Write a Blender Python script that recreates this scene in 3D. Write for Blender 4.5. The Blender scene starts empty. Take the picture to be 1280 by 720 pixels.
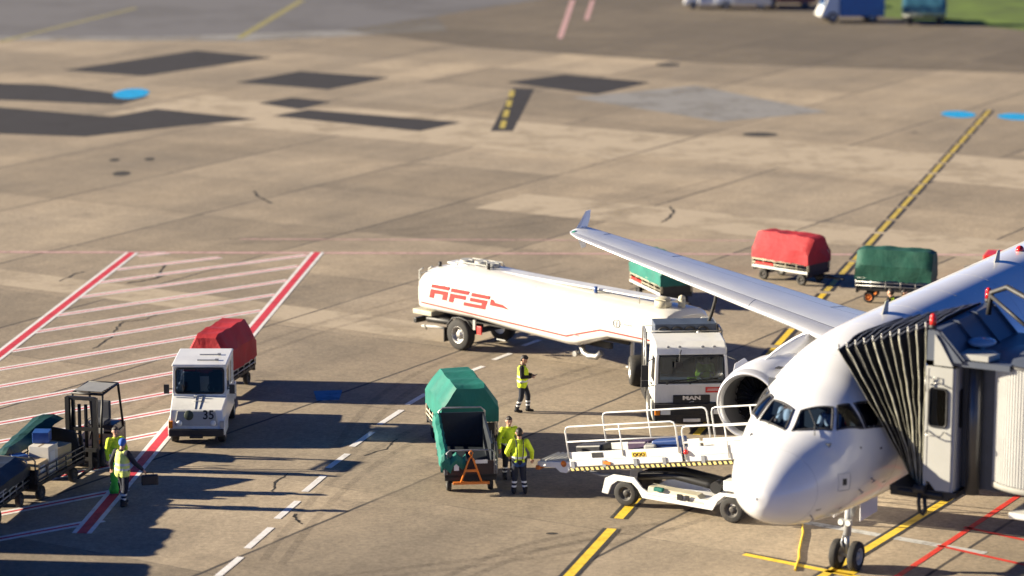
import bpy, bmesh, math, random
from mathutils import Vector, Matrix, Euler, noise
import numpy as np
random.seed(7)
S = bpy.context.scene
COL = S.collection
R = math.radians
PI = math.pi

# ------------------------------------------------------------------ camera geometry (used to read ground positions off the survey photo)
FPX, PITCH, HCAM = 3637.0, 0.198, 21.58
def G(u, v, h=0.0):
    a = (u-640)/FPX; b = (v-360)/FPX
    dy = math.cos(PITCH)-b*math.sin(PITCH); dz = -math.sin(PITCH)-b*math.cos(PITCH)
    t = -(HCAM-h)/dz
    return (a*t, dy*t)

# ------------------------------------------------------------------ materials
MATS = {}
def mat(name, col, rough=.5, metal=0., var=.12, scale=3., dirt=0., dirtcol=(.12,.10,.08), coat=0., bump=0., emit=0.):
    if name in MATS: return MATS[name]
    m = bpy.data.materials.new(name); m.use_nodes = True
    nt = m.node_tree; N = nt.nodes; L = nt.links
    bs = N['Principled BSDF']
    bs.inputs['Roughness'].default_value = rough
    bs.inputs['Metallic'].default_value = metal
    if coat: bs.inputs['Coat Weight'].default_value = coat; bs.inputs['Coat Roughness'].default_value = .08
    tc = N.new('ShaderNodeTexCoord')
    nz = N.new('ShaderNodeTexNoise'); nz.inputs['Scale'].default_value = scale; nz.inputs['Detail'].default_value = 6
    L.new(tc.outputs['Object'], nz.inputs['Vector'])
    rp = N.new('ShaderNodeValToRGB')
    c = Vector(col)
    rp.color_ramp.elements[0].position = .3; rp.color_ramp.elements[1].position = .7
    rp.color_ramp.elements[0].color = (*(c*(1-var)), 1); rp.color_ramp.elements[1].color = (*[min(1, x) for x in c*(1+var*.6)], 1)
    L.new(nz.outputs['Fac'], rp.inputs['Fac'])
    out = rp.outputs['Color']
    if dirt > 0:
        n2 = N.new('ShaderNodeTexNoise'); n2.inputs['Scale'].default_value = scale*.7; n2.inputs['Detail'].default_value = 10; n2.inputs['Roughness'].default_value = .7
        mp = N.new('ShaderNodeMapping'); mp.inputs['Location'].default_value = (3.1, 7.7, 1.3); mp.inputs['Scale'].default_value = (1, 1, .35)
        L.new(tc.outputs['Object'], mp.inputs['Vector']); L.new(mp.outputs['Vector'], n2.inputs['Vector'])
        r2 = N.new('ShaderNodeValToRGB'); r2.color_ramp.elements[0].position = .5; r2.color_ramp.elements[1].position = .78
        r2.color_ramp.elements[1].color = (dirt, dirt, dirt, 1)
        L.new(n2.outputs['Fac'], r2.inputs['Fac'])
        mx = N.new('ShaderNodeMix'); mx.data_type = 'RGBA'
        L.new(r2.outputs['Color'], mx.inputs['Factor']); L.new(out, mx.inputs['A']); mx.inputs['B'].default_value = (*dirtcol, 1)
        out = mx.outputs['Result']
    L.new(out, bs.inputs['Base Color'])
    rr = N.new('ShaderNodeMapRange'); rr.inputs['To Min'].default_value = max(0, rough-.06); rr.inputs['To Max'].default_value = min(1, rough+.1)
    L.new(nz.outputs['Fac'], rr.inputs['Value']); L.new(rr.outputs['Result'], bs.inputs['Roughness'])
    if bump:
        bp = N.new('ShaderNodeBump'); bp.inputs['Strength'].default_value = bump; bp.inputs['Distance'].default_value = .03
        n3 = N.new('ShaderNodeTexNoise'); n3.inputs['Scale'].default_value = scale*4; n3.inputs['Detail'].default_value = 4
        L.new(tc.outputs['Object'], n3.inputs['Vector']); L.new(n3.outputs['Fac'], bp.inputs['Height']); L.new(bp.outputs['Normal'], bs.inputs['Normal'])
    MATS[name] = m
    return m
def glass(name, tint=(.35,.42,.48), trans=.75, rough=.02, ior=1.27):
    if name in MATS: return MATS[name]
    m = bpy.data.materials.new(name); m.use_nodes = True
    nt = m.node_tree; N = nt.nodes; L = nt.links
    bs = N['Principled BSDF']; bs.inputs['Base Color'].default_value = (*tint, 1); bs.inputs['Roughness'].default_value = rough
    bs.inputs['IOR'].default_value = 1.45
    tr = N.new('ShaderNodeBsdfTransparent'); tr.inputs['Color'].default_value = (*tint, 1)
    gl = N.new('ShaderNodeBsdfGlossy'); gl.inputs['Roughness'].default_value = rough
    fr = N.new('ShaderNodeFresnel'); fr.inputs['IOR'].default_value = ior
    mx = N.new('ShaderNodeMixShader'); L.new(fr.outputs['Fac'], mx.inputs['Fac']); L.new(tr.outputs['BSDF'], mx.inputs[1]); L.new(gl.outputs['BSDF'], mx.inputs[2])
    L.new(mx.outputs['Shader'], N['Material Output'].inputs['Surface'])
    N.remove(bs)
    MATS[name] = m
    return m

WHITE = mat('vehicle white paint', (.74,.74,.71), .32, var=.05, scale=1.2, dirt=.35, coat=.3)
TANKW = mat('tank white paint', (.66,.645,.60), .28, var=.04, scale=.8, dirt=.18, coat=.4)
ACW = mat('aircraft white paint', (.76,.765,.775), .22, var=.03, scale=.7, dirt=.06, coat=.5)
WINGG = mat('wing grey paint', (.66,.68,.71), .32, var=.05, scale=.9, dirt=.12, coat=.3)
SLATM = mat('bare leading edge metal', (.78,.78,.78), .28, metal=.6, var=.04, scale=1.)
SEAM = mat('panel gap', (.03,.03,.035), .7)
RUB = mat('tyre rubber', (.022,.021,.02), .78, var=.3, scale=9, dirt=.5, dirtcol=(.09,.075,.06))
RIM = mat('steel rim', (.42,.41,.39), .42, metal=.7, var=.15, scale=6, dirt=.5)
DRIM = mat('dark steel rim', (.07,.065,.06), .6, metal=.3, var=.2, scale=6, dirt=.5)
BLK = mat('black plastic', (.02,.02,.022), .55, var=.2, scale=4, dirt=.3, dirtcol=(.10,.085,.07))
DKST = mat('dark painted steel', (.011,.011,.012), .5, var=.3, scale=3, dirt=.25, dirtcol=(.05,.037,.026))
STEEL = mat('galvanised steel', (.40,.40,.39), .42, metal=.75, var=.2, scale=5, dirt=.4)
LGREY = mat('light grey paint', (.40,.40,.37), .45, var=.07, scale=1.2, dirt=.3)
MGREY = mat('mid grey paint', (.22,.23,.25), .45, var=.1, scale=1.5, dirt=.25)
CREAM = mat('cream frame paint', (.52,.48,.36), .5, var=.12, scale=2, dirt=.5)
ORNG = mat('orange paint', (.72,.20,.025), .45, var=.15, scale=4, dirt=.35)
YEL = mat('yellow enamel', (.80,.52,.03), .45, var=.1, scale=3, dirt=.3)
REDP = mat('red enamel', (.62,.035,.03), .4, var=.1, scale=3)
REDT = mat('red tarpaulin', (.36,.010,.017), .68, var=.22, scale=1.6, dirt=.3, dirtcol=(.30,.02,.02), bump=.5)
TEALT = mat('teal tarpaulin', (.004,.145,.112), .66, var=.22, scale=1.6, dirt=.3, dirtcol=(.01,.09,.08), bump=.5)
GRNT = mat('dark green tarpaulin', (.003,.072,.047), .66, var=.25, scale=1.6, dirt=.3, dirtcol=(.003,.05,.035), bump=.5)
BLKT = mat('blackish tarpaulin', (.016,.022,.03), .5, var=.3, scale=2.2, bump=.3)
CARD = mat('cardboard', (.47,.36,.22), .85, var=.12, scale=3)
PALEB = mat('pale carton', (.60,.57,.50), .7, var=.08, scale=3)
BLUEP = mat('blue plastic wrap', (.03,.09,.30), .35, var=.25, scale=4)
LAMP = mat('headlamp glass', (.80,.80,.74), .12, var=.03)
AMBER = mat('amber lens', (.85,.26,.02), .2)
REDL = mat('red lens', (.60,.02,.015), .15, coat=.5)
HIVIS = mat('hi-vis yellow cloth', (.66,.84,.03), .75, var=.16, scale=9, bump=.4)
HIVISP = mat('pale hi-vis cloth', (.78,.88,.22), .75, var=.16, scale=9, bump=.4)
REFL = mat('reflective silver tape', (.66,.68,.70), .4, var=.06)
NAVY = mat('navy work cloth', (.014,.018,.032), .85, var=.3, scale=9, bump=.4)
BLUEBAND = mat('blue work cloth', (.02,.06,.20), .8, var=.2, scale=9)
BLACKC = mat('black work cloth', (.014,.014,.016), .85, var=.3, scale=9, bump=.4)
GREENC = mat('bright green sacking', (.05,.50,.05), .6, var=.25, scale=5, bump=.4)
SKIN = mat('skin', (.50,.28,.19), .55, var=.08, scale=14)
HAIR = mat('dark hair', (.018,.012,.009), .6, var=.3, scale=30)
CAPB = mat('blue cap cloth', (.03,.13,.50), .75, var=.15, scale=14)
EYE = mat('eye', (.03,.025,.02), .2)
LIPS = mat('lips', (.36,.13,.11), .5)
SHIRT = mat('white shirt', (.78,.78,.78), .8, var=.05)
REDC = mat('red cloth', (.45,.05,.03), .8, var=.2, scale=6)
BELT = mat('conveyor rubber', (.05,.05,.055), .65, var=.2, scale=4, dirt=.3)
BLUEL = mat('royal blue luggage', (.015,.05,.19), .4, var=.2, scale=4)
PURPL = mat('dark purple luggage', (.045,.022,.06), .5, var=.25, scale=4)
BLKL = mat('black luggage', (.014,.014,.018), .45, var=.3, scale=5)
SKYB = mat('sky blue paint', (.10,.36,.60), .4, var=.1, scale=1)
CAR1 = mat('blue car paint', (.02,.16,.42), .3, coat=.5)
CAR2 = mat('silver car paint', (.45,.46,.48), .3, metal=.4, coat=.5)
CAR3 = mat('wine car paint', (.30,.05,.06), .3, coat=.5)
GLS = glass('vehicle window glass', (.38,.45,.54))
GLD = glass('cockpit glass', (.40,.50,.62), ior=1.4)
SEAT = mat('seat cloth', (.05,.055,.07), .8)

# ------------------------------------------------------------------ mesh builder
class MB:
    def __init__(s):
        s.bm = bmesh.new(); s.mats = []; s.mi = 0; s.M = Matrix(); s.smooth = False
    def m(s, material):
        if material not in s.mats: s.mats.append(material)
        s.mi = s.mats.index(material); return s
    def at(s, loc=(0,0,0), rot=(0,0,0)):
        s.M = Matrix.Translation(loc) @ Euler(rot).to_matrix().to_4x4(); return s
    def add(s, vs, fs, smooth=False):
        V = [s.bm.verts.new(s.M @ Vector(v)) for v in vs]
        for f in fs:
            try:
                F = s.bm.faces.new([V[i] for i in f]); F.material_index = s.mi; F.smooth = smooth
            except ValueError: pass
        return s
    def box(s, c, d):
        x,y,z = c; a,b,h = d[0]/2, d[1]/2, d[2]/2
        vs = [(x+i*a, y+j*b, z+k*h) for i in (-1,1) for j in (-1,1) for k in (-1,1)]
        return s.add(vs, [(0,1,3,2),(4,6,7,5),(0,4,5,1),(2,3,7,6),(0,2,6,4),(1,5,7,3)])
    def hexa(s, lo, hi):   # two quads (bottom, top), each 4 points in the same turning order
        return s.add(list(lo)+list(hi), [(3,2,1,0),(4,5,6,7),(0,1,5,4),(1,2,6,5),(2,3,7,6),(3,0,4,7)])
    def loft(s, rings, closed=True, caps=True, smooth=True, mfun=None):
        n = len(rings[0]); vs = [p for r in rings for p in r]; V = [s.bm.verts.new(s.M @ Vector(p)) for p in vs]
        for i in range(len(rings)-1):
            for j in range(n if closed else n-1):
                k = (j+1) % n
                try:
                    F = s.bm.faces.new([V[i*n+j], V[i*n+k], V[(i+1)*n+k], V[(i+1)*n+j]]); F.smooth = smooth
                    F.material_index = mfun(i, j) if mfun else s.mi
                except ValueError: pass
        if caps and closed:
            for i in (0, len(rings)-1):
                try:
                    F = s.bm.faces.new([V[i*n+j] for j in range(n)]); F.material_index = s.mi
                except ValueError: pass
        return s
    def cyl(s, p0, p1, r0, r1=None, n=16, caps=True, smooth=True):
        r1 = r0 if r1 is None else r1
        p0, p1 = Vector(p0), Vector(p1); ax = (p1-p0).normalized()
        a = ax.orthogonal().normalized(); b = ax.cross(a)
        rg = [[p + (a*math.cos(2*PI*i/n)+b*math.sin(2*PI*i/n))*r for i in range(n)] for p, r in ((p0,r0),(p1,r1))]
        return s.loft(rg, True, caps, smooth)
    def lathe(s, origin, axis, prof, n=24, smooth=True, caps=False, mfun=None):
        o = Vector(origin); ax = Vector(axis).normalized(); a = ax.orthogonal().normalized(); b = ax.cross(a)
        rg = [[o+ax*h+(a*math.cos(2*PI*i/n)+b*math.sin(2*PI*i/n))*max(r, 1e-4) for i in range(n)] for h, r in prof]
        return s.loft(rg, True, caps, smooth, mfun)
    def tube(s, pts, r, n=8, closed=False):
        P = [Vector(p) for p in pts]; rg = []; up = None
        for i, p in enumerate(P):
            t = ((P[min(i+1, len(P)-1)]-P[max(i-1, 0)]) if not closed else (P[(i+1)%len(P)]-P[i-1])).normalized()
            a = t.orthogonal().normalized() if up is None else (up - t*up.dot(t)).normalized()
            up = a; b = t.cross(a)
            rg.append([p+(a*math.cos(2*PI*k/n)+b*math.sin(2*PI*k/n))*r for k in range(n)])
        if closed: rg.append(rg[0])
        return s.loft(rg, True, not closed)
    def prism(s, poly, d, plane='xz', off=0.):   # extrude a flat outline by d from off
        def p3(p, o): 
            return {'xz':(p[0],o,p[1]), 'xy':(p[0],p[1],o), 'yz':(o,p[0],p[1])}[plane]
        n = len(poly); vs = [p3(p, off) for p in poly]+[p3(p, off+d) for p in poly]
        return s.add(vs, [tuple(range(n)), tuple(range(2*n-1, n-1, -1))]+[(i, i+n, (i+1)%n+n, (i+1)%n) for i in range(n)])
    def sphere(s, c, r, n=14, k=8):
        r = (r,r,r) if not hasattr(r, '__len__') else r
        rg = []
        for i in range(k+1):
            t = PI*i/k; z = math.cos(t); q = max(math.sin(t), 1e-3)
            rg.append([(c[0]+r[0]*q*math.cos(2*PI*j/n), c[1]+r[1]*q*math.sin(2*PI*j/n), c[2]+r[2]*z) for j in range(n)])
        return s.loft(rg, True, False)
    def build(s, name, parent=None, mats=None, bevel=0., weld=False):
        if mats: s.mats = mats if isinstance(mats, list) else [mats]
        if weld: bmesh.ops.remove_doubles(s.bm, verts=s.bm.verts, dist=1e-4)
        bmesh.ops.recalc_face_normals(s.bm, faces=s.bm.faces)
        me = bpy.data.meshes.new(name); s.bm.to_mesh(me); s.bm.free()
        for m in s.mats: me.materials.append(m)
        o = bpy.data.objects.new(name, me); COL.objects.link(o)
        if parent: o.parent = parent
        if bevel:
            b = o.modifiers.new('edge', 'BEVEL'); b.width = bevel; b.segments = 2; b.limit_method = 'ANGLE'; b.angle_limit = R(40)
        return o
def B(material):
    b = MB(); b.m(material); return b
def empty(name, loc, rz=0., label=None, cat=None, group=None):
    o = bpy.data.objects.new(name, None); COL.objects.link(o); o.empty_display_size = .3
    o.location = (loc[0], loc[1], loc[2] if len(loc) > 2 else 0.); o.rotation_euler = (0,0,rz)
    if label: o['label'] = label
    if cat: o['category'] = cat
    if group: o['group'] = group
    return o
def tag(o, label, cat, group=None):
    o['label'] = label; o['category'] = cat
    if group: o['group'] = group
    return o
def struct(o, kind='structure'):
    o['kind'] = kind; return o
def rrect(w, h, r, n=4, c=(0,0)):
    P = []
    for cx, cy, a0 in ((w/2-r, h/2-r, 0), (-w/2+r, h/2-r, 90), (-w/2+r, -h/2+r, 180), (w/2-r, -h/2+r, 270)):
        for i in range(n+1):
            a = R(a0+90*i/n); P.append((c[0]+cx+r*math.cos(a), c[1]+cy+r*math.sin(a)))
    return P
def text(s, size, name, parent, material, loc, rot, depth=.004, bold=0., sx=1., align='CENTER'):
    cu = bpy.data.curves.new(name, 'FONT'); cu.body = s; cu.size = size; cu.extrude = depth; cu.offset = bold
    cu.align_x = align; cu.align_y = 'CENTER'
    t = bpy.data.objects.new(name+'_tmp', cu); COL.objects.link(t)
    dg = bpy.context.evaluated_depsgraph_get(); me = bpy.data.meshes.new_from_object(t.evaluated_get(dg))
    bpy.data.objects.remove(t); me.name = name
    me.materials.clear(); me.materials.append(material)
    o = bpy.data.objects.new(name, me); COL.objects.link(o); o.parent = parent
    o.location = loc; o.rotation_euler = rot; o.scale = (sx, 1, 1)
    return o
def wheel(parent, c, r, w, axis=(0,1,0), rim=RIM, outer=1, rr=.58, name='wheel', hub=True):
    """tyre with a rim as its child; outer=+1/-1 tells which way along the axis the rim faces"""
    a = Vector(axis); h = w/2; c = Vector(c)
    b = B(RUB); pr = [(-h, r*rr), (-h, r*.86), (-h*.8, r*.97), (-h*.35, r), (h*.35, r), (h*.8, r*.97), (h, r*.86), (h, r*rr), (h*.6, r*rr*.96), (-h*.6, r*rr*.96), (-h, r*rr)]
    b.lathe(c, a, pr, 28)
    t = b.build(name, parent)
    b = B(rim); o = outer
    b.lathe(c, a*o, [(h*.93, r*rr), (h*.98, r*rr*.93), (h*.7, r*rr*.86), (h*.35, r*rr*.70), (h*.40, r*rr*.45), (h*.75, r*rr*.34), (h*.8, r*rr*.2), (h*.8, 0)], 20)
    b.lathe(c, a*o, [(-h*.9, r*rr*.99), (-h*.5, r*rr*.3), (-h*.5, 0)], 14)
    if hub:
        for k in range(8):
            t_ = 2*PI*k/8; u = a.orthogonal().normalized(); v = a.cross(u)
            p = c+a*o*h*.42+(u*math.cos(t_)+v*math.sin(t_))*r*rr*.58
            b.m(BLK).cyl(p, p+a*o*h*.06, r*.055, n=6)
    b.build('rim', t)
    return t

# ------------------------------------------------------------------ world, sun, camera
SUN_EL, SUN_AZ = 17.0, -5.5      # the light travels towards +x, a little towards the viewer
w = bpy.data.worlds.new('World'); S.world = w; w.use_nodes = True
nt = w.node_tree; bg = nt.nodes['Background']
sky = nt.nodes.new('ShaderNodeTexSky'); sky.sky_type = 'NISHITA'; sky.sun_disc = False
sky.sun_elevation = R(SUN_EL); sky.ozone_density = 10.0; sky.air_density = .4; sky.dust_density = 0.
sdir = Vector((-math.cos(R(SUN_AZ)), -math.sin(R(SUN_AZ)), math.tan(R(SUN_EL)))).normalized()   # towards the sun
sky.sun_rotation = math.atan2(sdir.x, sdir.y)
nt.links.new(sky.outputs['Color'], bg.inputs['Color']); bg.inputs['Strength'].default_value = .05
ld = bpy.data.lights.new('sun', 'SUN'); ld.energy = 5.0; ld.angle = R(.5); ld.color = (1., .875, .665)
sun = bpy.data.objects.new('sun', ld); COL.objects.link(sun); sun.rotation_euler = sdir.to_track_quat('Z', 'Y').to_euler()
sun.location = (-40, 90, 40)
cd = bpy.data.cameras.new('camera'); cam = bpy.data.objects.new('camera', cd); COL.objects.link(cam)
cam.location = (0,0,HCAM); cam.rotation_euler = (PI/2-PITCH, 0, 0)
cd.sensor_width = 36; cd.lens = 36*FPX/1280; cd.clip_end = 4000; cd.clip_start = 1
cd.dof.use_dof = True; cd.dof.focus_distance = 85.; cd.dof.aperture_fstop = (cd.lens/1000)/.30
S.camera = cam
S.view_settings.view_transform = 'Standard'; S.view_settings.look = 'None'; S.view_settings.exposure = 1.62; S.view_settings.gamma = 1.
S.cycles.max_bounces = 8; S.cycles.transparent_max_bounces = 12

# ------------------------------------------------------------------ ground
def concrete():
    m = bpy.data.materials.new('apron concrete'); m.use_nodes = True
    nt = m.node_tree; N = nt.nodes; L = nt.links; bs = N['Principled BSDF']
    tc = N.new('ShaderNodeTexCoord')
    mp = N.new('ShaderNodeMapping'); mp.inputs['Rotation'].default_value = (0,0,-R(59.3)); L.new(tc.outputs['Object'], mp.inputs['Vector'])
    sp = N.new('ShaderNodeSeparateXYZ'); L.new(mp.outputs['Vector'], sp.inputs['Vector'])
    def M(op, a, b=None, c=None):
        n = N.new('ShaderNodeMath'); n.operation = op
        for i, x in enumerate((a, b, c)):
            if x is None: continue
            if isinstance(x, (int, float)): n.inputs[i].default_value = x
            else: L.new(x, n.inputs[i])
        return n.outputs[0]
    def NZ(scale, detail=6, rough=.55, vec=None, dist=0.):
        n = N.new('ShaderNodeTexNoise'); n.inputs['Scale'].default_value = scale; n.inputs['Detail'].default_value = detail
        n.inputs['Roughness'].default_value = rough; n.inputs['Distortion'].default_value = dist
        L.new(vec or tc.outputs['Object'], n.inputs['Vector']); return n.outputs['Fac']
    def RM(x, a, b, c=0., d=1.):
        n = N.new('ShaderNodeMapRange'); L.new(x, n.inputs['Value'])
        for k, v in zip(('From Min','From Max','To Min','To Max'), (a,b,c,d)): n.inputs[k].default_value = v
        return n.outputs['Result']
    wob = M('MULTIPLY', M('SUBTRACT', NZ(.6, 4), .5), .10)
    u = M('ADD', sp.outputs['X'], wob); v = M('ADD', sp.outputs['Y'], wob)
    un = M('DIVIDE', M('SUBTRACT', u, 65.5), 8.5); vn = M('DIVIDE', M('SUBTRACT', v, 27.05), 7.95)
    def joint(x, wd, per):
        f = M('FRACT', x); d = M('MULTIPLY', M('MINIMUM', f, M('SUBTRACT', 1., f)), per)
        return RM(d, wd*.6, wd*1.5, 1., 0.)
    jv = joint(vn, .050, 7.95); ju = joint(un, .026, 8.5)
    cb = N.new('ShaderNodeCombineXYZ'); L.new(M('FLOOR', un), cb.inputs[0]); L.new(M('FLOOR', vn), cb.inputs[1])
    wn = N.new('ShaderNodeTexWhiteNoise'); wn.noise_dimensions = '2D'; L.new(cb.outputs[0], wn.inputs['Vector'])
    slab = RM(wn.outputs['Value'], 0., 1., .76, 1.18)
    # long light and dark drag marks along the slabs
    ms = N.new('ShaderNodeMapping'); ms.inputs['Scale'].default_value = (.06, .5, 1); L.new(mp.outputs['Vector'], ms.inputs['Vector'])
    streak = RM(NZ(1., 8, .65, ms.outputs['Vector'], .6), .3, .72, .84, 1.13)
    ms2 = N.new('ShaderNodeMapping'); ms2.inputs['Scale'].default_value = (.4, .05, 1); L.new(mp.outputs['Vector'], ms2.inputs['Vector'])
    streak2 = RM(NZ(1., 8, .65, ms2.outputs['Vector'], .6), .3, .72, .88, 1.10)
    big = RM(NZ(.045, 6, .6), .3, .7, .84, 1.14)
    mid = RM(NZ(.45, 9, .68), .28, .74, .86, 1.13)
    fine = M('MULTIPLY', RM(NZ(7., 5, .75), .25, .75, .62, 1.38), RM(NZ(2.4, 7, .72), .28, .72, .84, 1.15))
    grit = RM(NZ(34., 3, .7), .25, .75, .80, 1.2)
    val = M('MULTIPLY', M('MULTIPLY', M('MULTIPLY', slab, streak), M('MULTIPLY', streak2, big)), M('MULTIPLY', M('MULTIPLY', mid, fine), grit))
    cr = N.new('ShaderNodeMix'); cr.data_type = 'RGBA'
    L.new(RM(NZ(.12, 6, .6), .35, .68), cr.inputs['Factor'])
    cr.inputs['A'].default_value = (.256, .209, .150, 1); cr.inputs['B'].default_value = (.335, .268, .185, 1)
    hs = N.new('ShaderNodeVectorMath'); hs.operation = 'SCALE'; L.new(cr.outputs['Result'], hs.inputs[0]); L.new(val, hs.inputs['Scale'])
    # oil and rubber stains
    vo = N.new('ShaderNodeTexVoronoi'); vo.inputs['Scale'].default_value = .16; L.new(tc.outputs['Object'], vo.inputs['Vector'])
    st = M('MULTIPLY', RM(vo.outputs['Distance'], .02, .16, 1., 0.), RM(NZ(2.2, 6, .7), .42, .62))
    mxs = N.new('ShaderNodeMix'); mxs.data_type = 'RGBA'; L.new(M('MULTIPLY', st, .75), mxs.inputs['Factor'])
    L.new(hs.outputs['Vector'], mxs.inputs['A']); mxs.inputs['B'].default_value = (.06, .05, .042, 1)
    # tar joints, broken up where they are worn
    jj = M('MAXIMUM', M('MULTIPLY', jv, RM(NZ(.22, 3), .36, .52, .50, 1.)), M('MULTIPLY', ju, RM(NZ(.3, 3), .44, .60, .10, .60)))
    mxj = N.new('ShaderNodeMix'); mxj.data_type = 'RGBA'; L.new(jj, mxj.inputs['Factor'])
    L.new(mxs.outputs['Result'], mxj.inputs['A']); mxj.inputs['B'].default_value = (.035, .030, .028, 1)
    L.new(mxj.outputs['Result'], bs.inputs['Base Color'])
    bs.inputs['Roughness'].default_value = .85
    bp = N.new('ShaderNodeBump'); bp.inputs['Strength'].default_value = .35; bp.inputs['Distance'].default_value = .02
    L.new(NZ(11., 6, .7), bp.inputs['Height']); L.new(bp.outputs['Normal'], bs.inputs['Normal'])
    return m
def paint(name, col, wear=.35, rough=.6, scale=2.2, top=1.):
    """worn paint or tar film: gaps show whatever lies under the sheet"""
    m = bpy.data.materials.new(name); m.use_nodes = True
    nt = m.node_tree; N = nt.nodes; L = nt.links; bs = N['Principled BSDF']
    tc = N.new('ShaderNodeTexCoord')
    n1 = N.new('ShaderNodeTexNoise'); n1.inputs['Scale'].default_value = scale; n1.inputs['Detail'].default_value = 10; n1.inputs['Roughness'].default_value = .72
    L.new(tc.outputs['Object'], n1.inputs['Vector'])
    rp = N.new('ShaderNodeValToRGB'); rp.color_ramp.elements[0].position = .30; rp.color_ramp.elements[1].position = .52
    rp.color_ramp.elements[0].color = (top*(1-wear), top*(1-wear), top*(1-wear), 1); rp.color_ramp.elements[1].color = (top, top, top, 1); L.new(n1.outputs['Fac'], rp.inputs['Fac'])
    L.new(rp.outputs['Color'], bs.inputs['Alpha'])
    n2 = N.new('ShaderNodeTexNoise'); n2.inputs['Scale'].default_value = 6; n2.inputs['Detail'].default_value = 6; L.new(tc.outputs['Object'], n2.inputs['Vector'])
    r2 = N.new('ShaderNodeValToRGB'); c = Vector(col)
    r2.color_ramp.elements[0].color = (*(c*.78), 1); r2.color_ramp.elements[1].color = (*[min(1., x) for x in c*1.12], 1)
    L.new(n2.outputs['Fac'], r2.inputs['Fac']); L.new(r2.outputs['Color'], bs.inputs['Base Color']); bs.inputs['Roughness'].default_value = rough
    return m
P_WHITE = paint('white road paint', (.78,.76,.74), .3)
P_RED = paint('red road paint', (.62,.045,.06), .4)
P_PINK = paint('faded pink road paint', (.62,.38,.36), .75)
P_YEL = paint('yellow road paint', (.80,.55,.04), .4)
P_BLK = paint('black road paint', (.035,.033,.032), .45)
P_BLUE = paint('blue road paint', (.01,.36,.72), .45)
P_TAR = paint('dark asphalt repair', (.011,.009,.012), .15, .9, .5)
P_GREY = paint('grey sealed concrete', (.23,.225,.22), .8, .9, .25)
P_LIGHT = paint('light new concrete', (.42,.345,.25), .55, .9, .35)
P_CRACK = paint('crack filler', (.03,.027,.025), .5, .9, 6)
P_TAXI = paint('grey taxiway asphalt', (.125,.122,.13), .35, .9, .08)
P_RED2 = paint('bright red road paint', (.68,.045,.025), .5)

def sheet(name, polys, material, z):
    b = B(material)
    for P in polys: b.add([(p[0], p[1], z) for p in P], [tuple(range(len(P)))])
    o = b.build(name); return struct(o)
gnd = B(concrete()); gnd.add([(-900,-200,0),(900,-200,0),(900,1800,0),(-900,1800,0)], [(0,1,2,3)])
struct(gnd.build('ground'))

def band(p, q, w, off=0., ext=0.):     # straight band of width w, shifted sideways by off
    a, b = Vector(p[:2]), Vector(q[:2]); d = (b-a).normalized(); n = Vector((-d.y, d.x))
    a = a-d*ext+n*off; b = b+d*ext+n*off
    return [a+n*w/2, a-n*w/2, b-n*w/2, b+n*w/2]
def poly_band(pts, w):
    out = []
    for i in range(len(pts)-1): out.append(band(pts[i], pts[i+1], w, 0, w*.15))
    return out
def px(*pp): return [G(*p) for p in pp]

# --- dark repairs, pale slabs
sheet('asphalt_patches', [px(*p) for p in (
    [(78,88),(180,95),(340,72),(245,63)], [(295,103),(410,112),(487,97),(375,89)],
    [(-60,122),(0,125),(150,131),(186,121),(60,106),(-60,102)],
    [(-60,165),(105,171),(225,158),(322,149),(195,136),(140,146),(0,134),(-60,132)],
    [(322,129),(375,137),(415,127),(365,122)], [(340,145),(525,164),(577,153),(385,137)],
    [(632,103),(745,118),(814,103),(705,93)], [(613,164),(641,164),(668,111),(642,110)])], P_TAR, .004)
t_ = R(59.3); AU = Vector((math.cos(t_), math.sin(t_))); AV = Vector((-AU.y, AU.x))
def slab(u0, u1, v0, v1): return [AU*u0+AV*v0, AU*u1+AV*v0, AU*u1+AV*v1, AU*u0+AV*v1]
sheet('light_concrete_strips', [slab(83.1,85.5,58.9,82.7), slab(83.1,85.5,51.1,58.8)[:], slab(106.9,111.3,50.95,65.4), slab(106.9,111.3,35.1,50.85),
    slab(122,131,66.9,98), slab(124,132,43,66.7)], P_LIGHT, .003)
sheet('grey_concrete_area', [px((715,122),(900,152),(1035,140),(870,107)), px((-300,48),(300,52),(560,38),(520,-10),(-300,-10))], P_GREY, .0035)
sheet('vignette_dark_concrete', [px((430,38),(600,60),(900,80),(1300,92),(1800,112),(1800,-60),(430,-60))], paint('vignette-darkened grey concrete', (.135,.115,.092), .7, .9, .06, .55), .0042)  # greyer far concrete, with vignette darkening painted into its tone
sheet('taxiway', [px((-500,44),(200,46),(430,38),(720,-8),(900,-22),(-500,-40))], P_TAXI, .005)

# --- cracks
def crack(pts, w, seed):
    rnd = random.Random(seed); P = [Vector(G(*p)) for p in pts]; out = []
    fine = []
    for i in range(len(P)-1):
        n = 5
        for k in range(n): fine.append(P[i].lerp(P[i+1], k/n)+Vector((rnd.uniform(-.05,.05), rnd.uniform(-.06,.06))))
    fine.append(P[-1])
    for i in range(len(fine)-1): out.append(band(fine[i], fine[i+1], w*rnd.uniform(.5,1.3), 0, .02))
    return out
sheet('pavement_cracks', crack([(117,436),(138,422),(147,409),(155,402),(183,399),(199,391)], .07, 1)+crack([(341,616),(343,603),(360,592)], .07, 2)
    +crack([(318,239),(324,247),(339,254)], .13, 3)+crack([(838,258),(842,266),(834,274),(826,278)], .12, 4)+crack([(455,570),(482,561),(497,549)], .06, 5)
    +crack([(368,643),(371,650),(377,655)], .08, 6)+crack([(198,346),(204,336),(206,331)], .10, 7)+crack([(75,352),(92,343),(105,340)], .09, 8)+crack([(160,354),(185,350),(205,345)], .14, 9), P_CRACK, .006)
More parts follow.
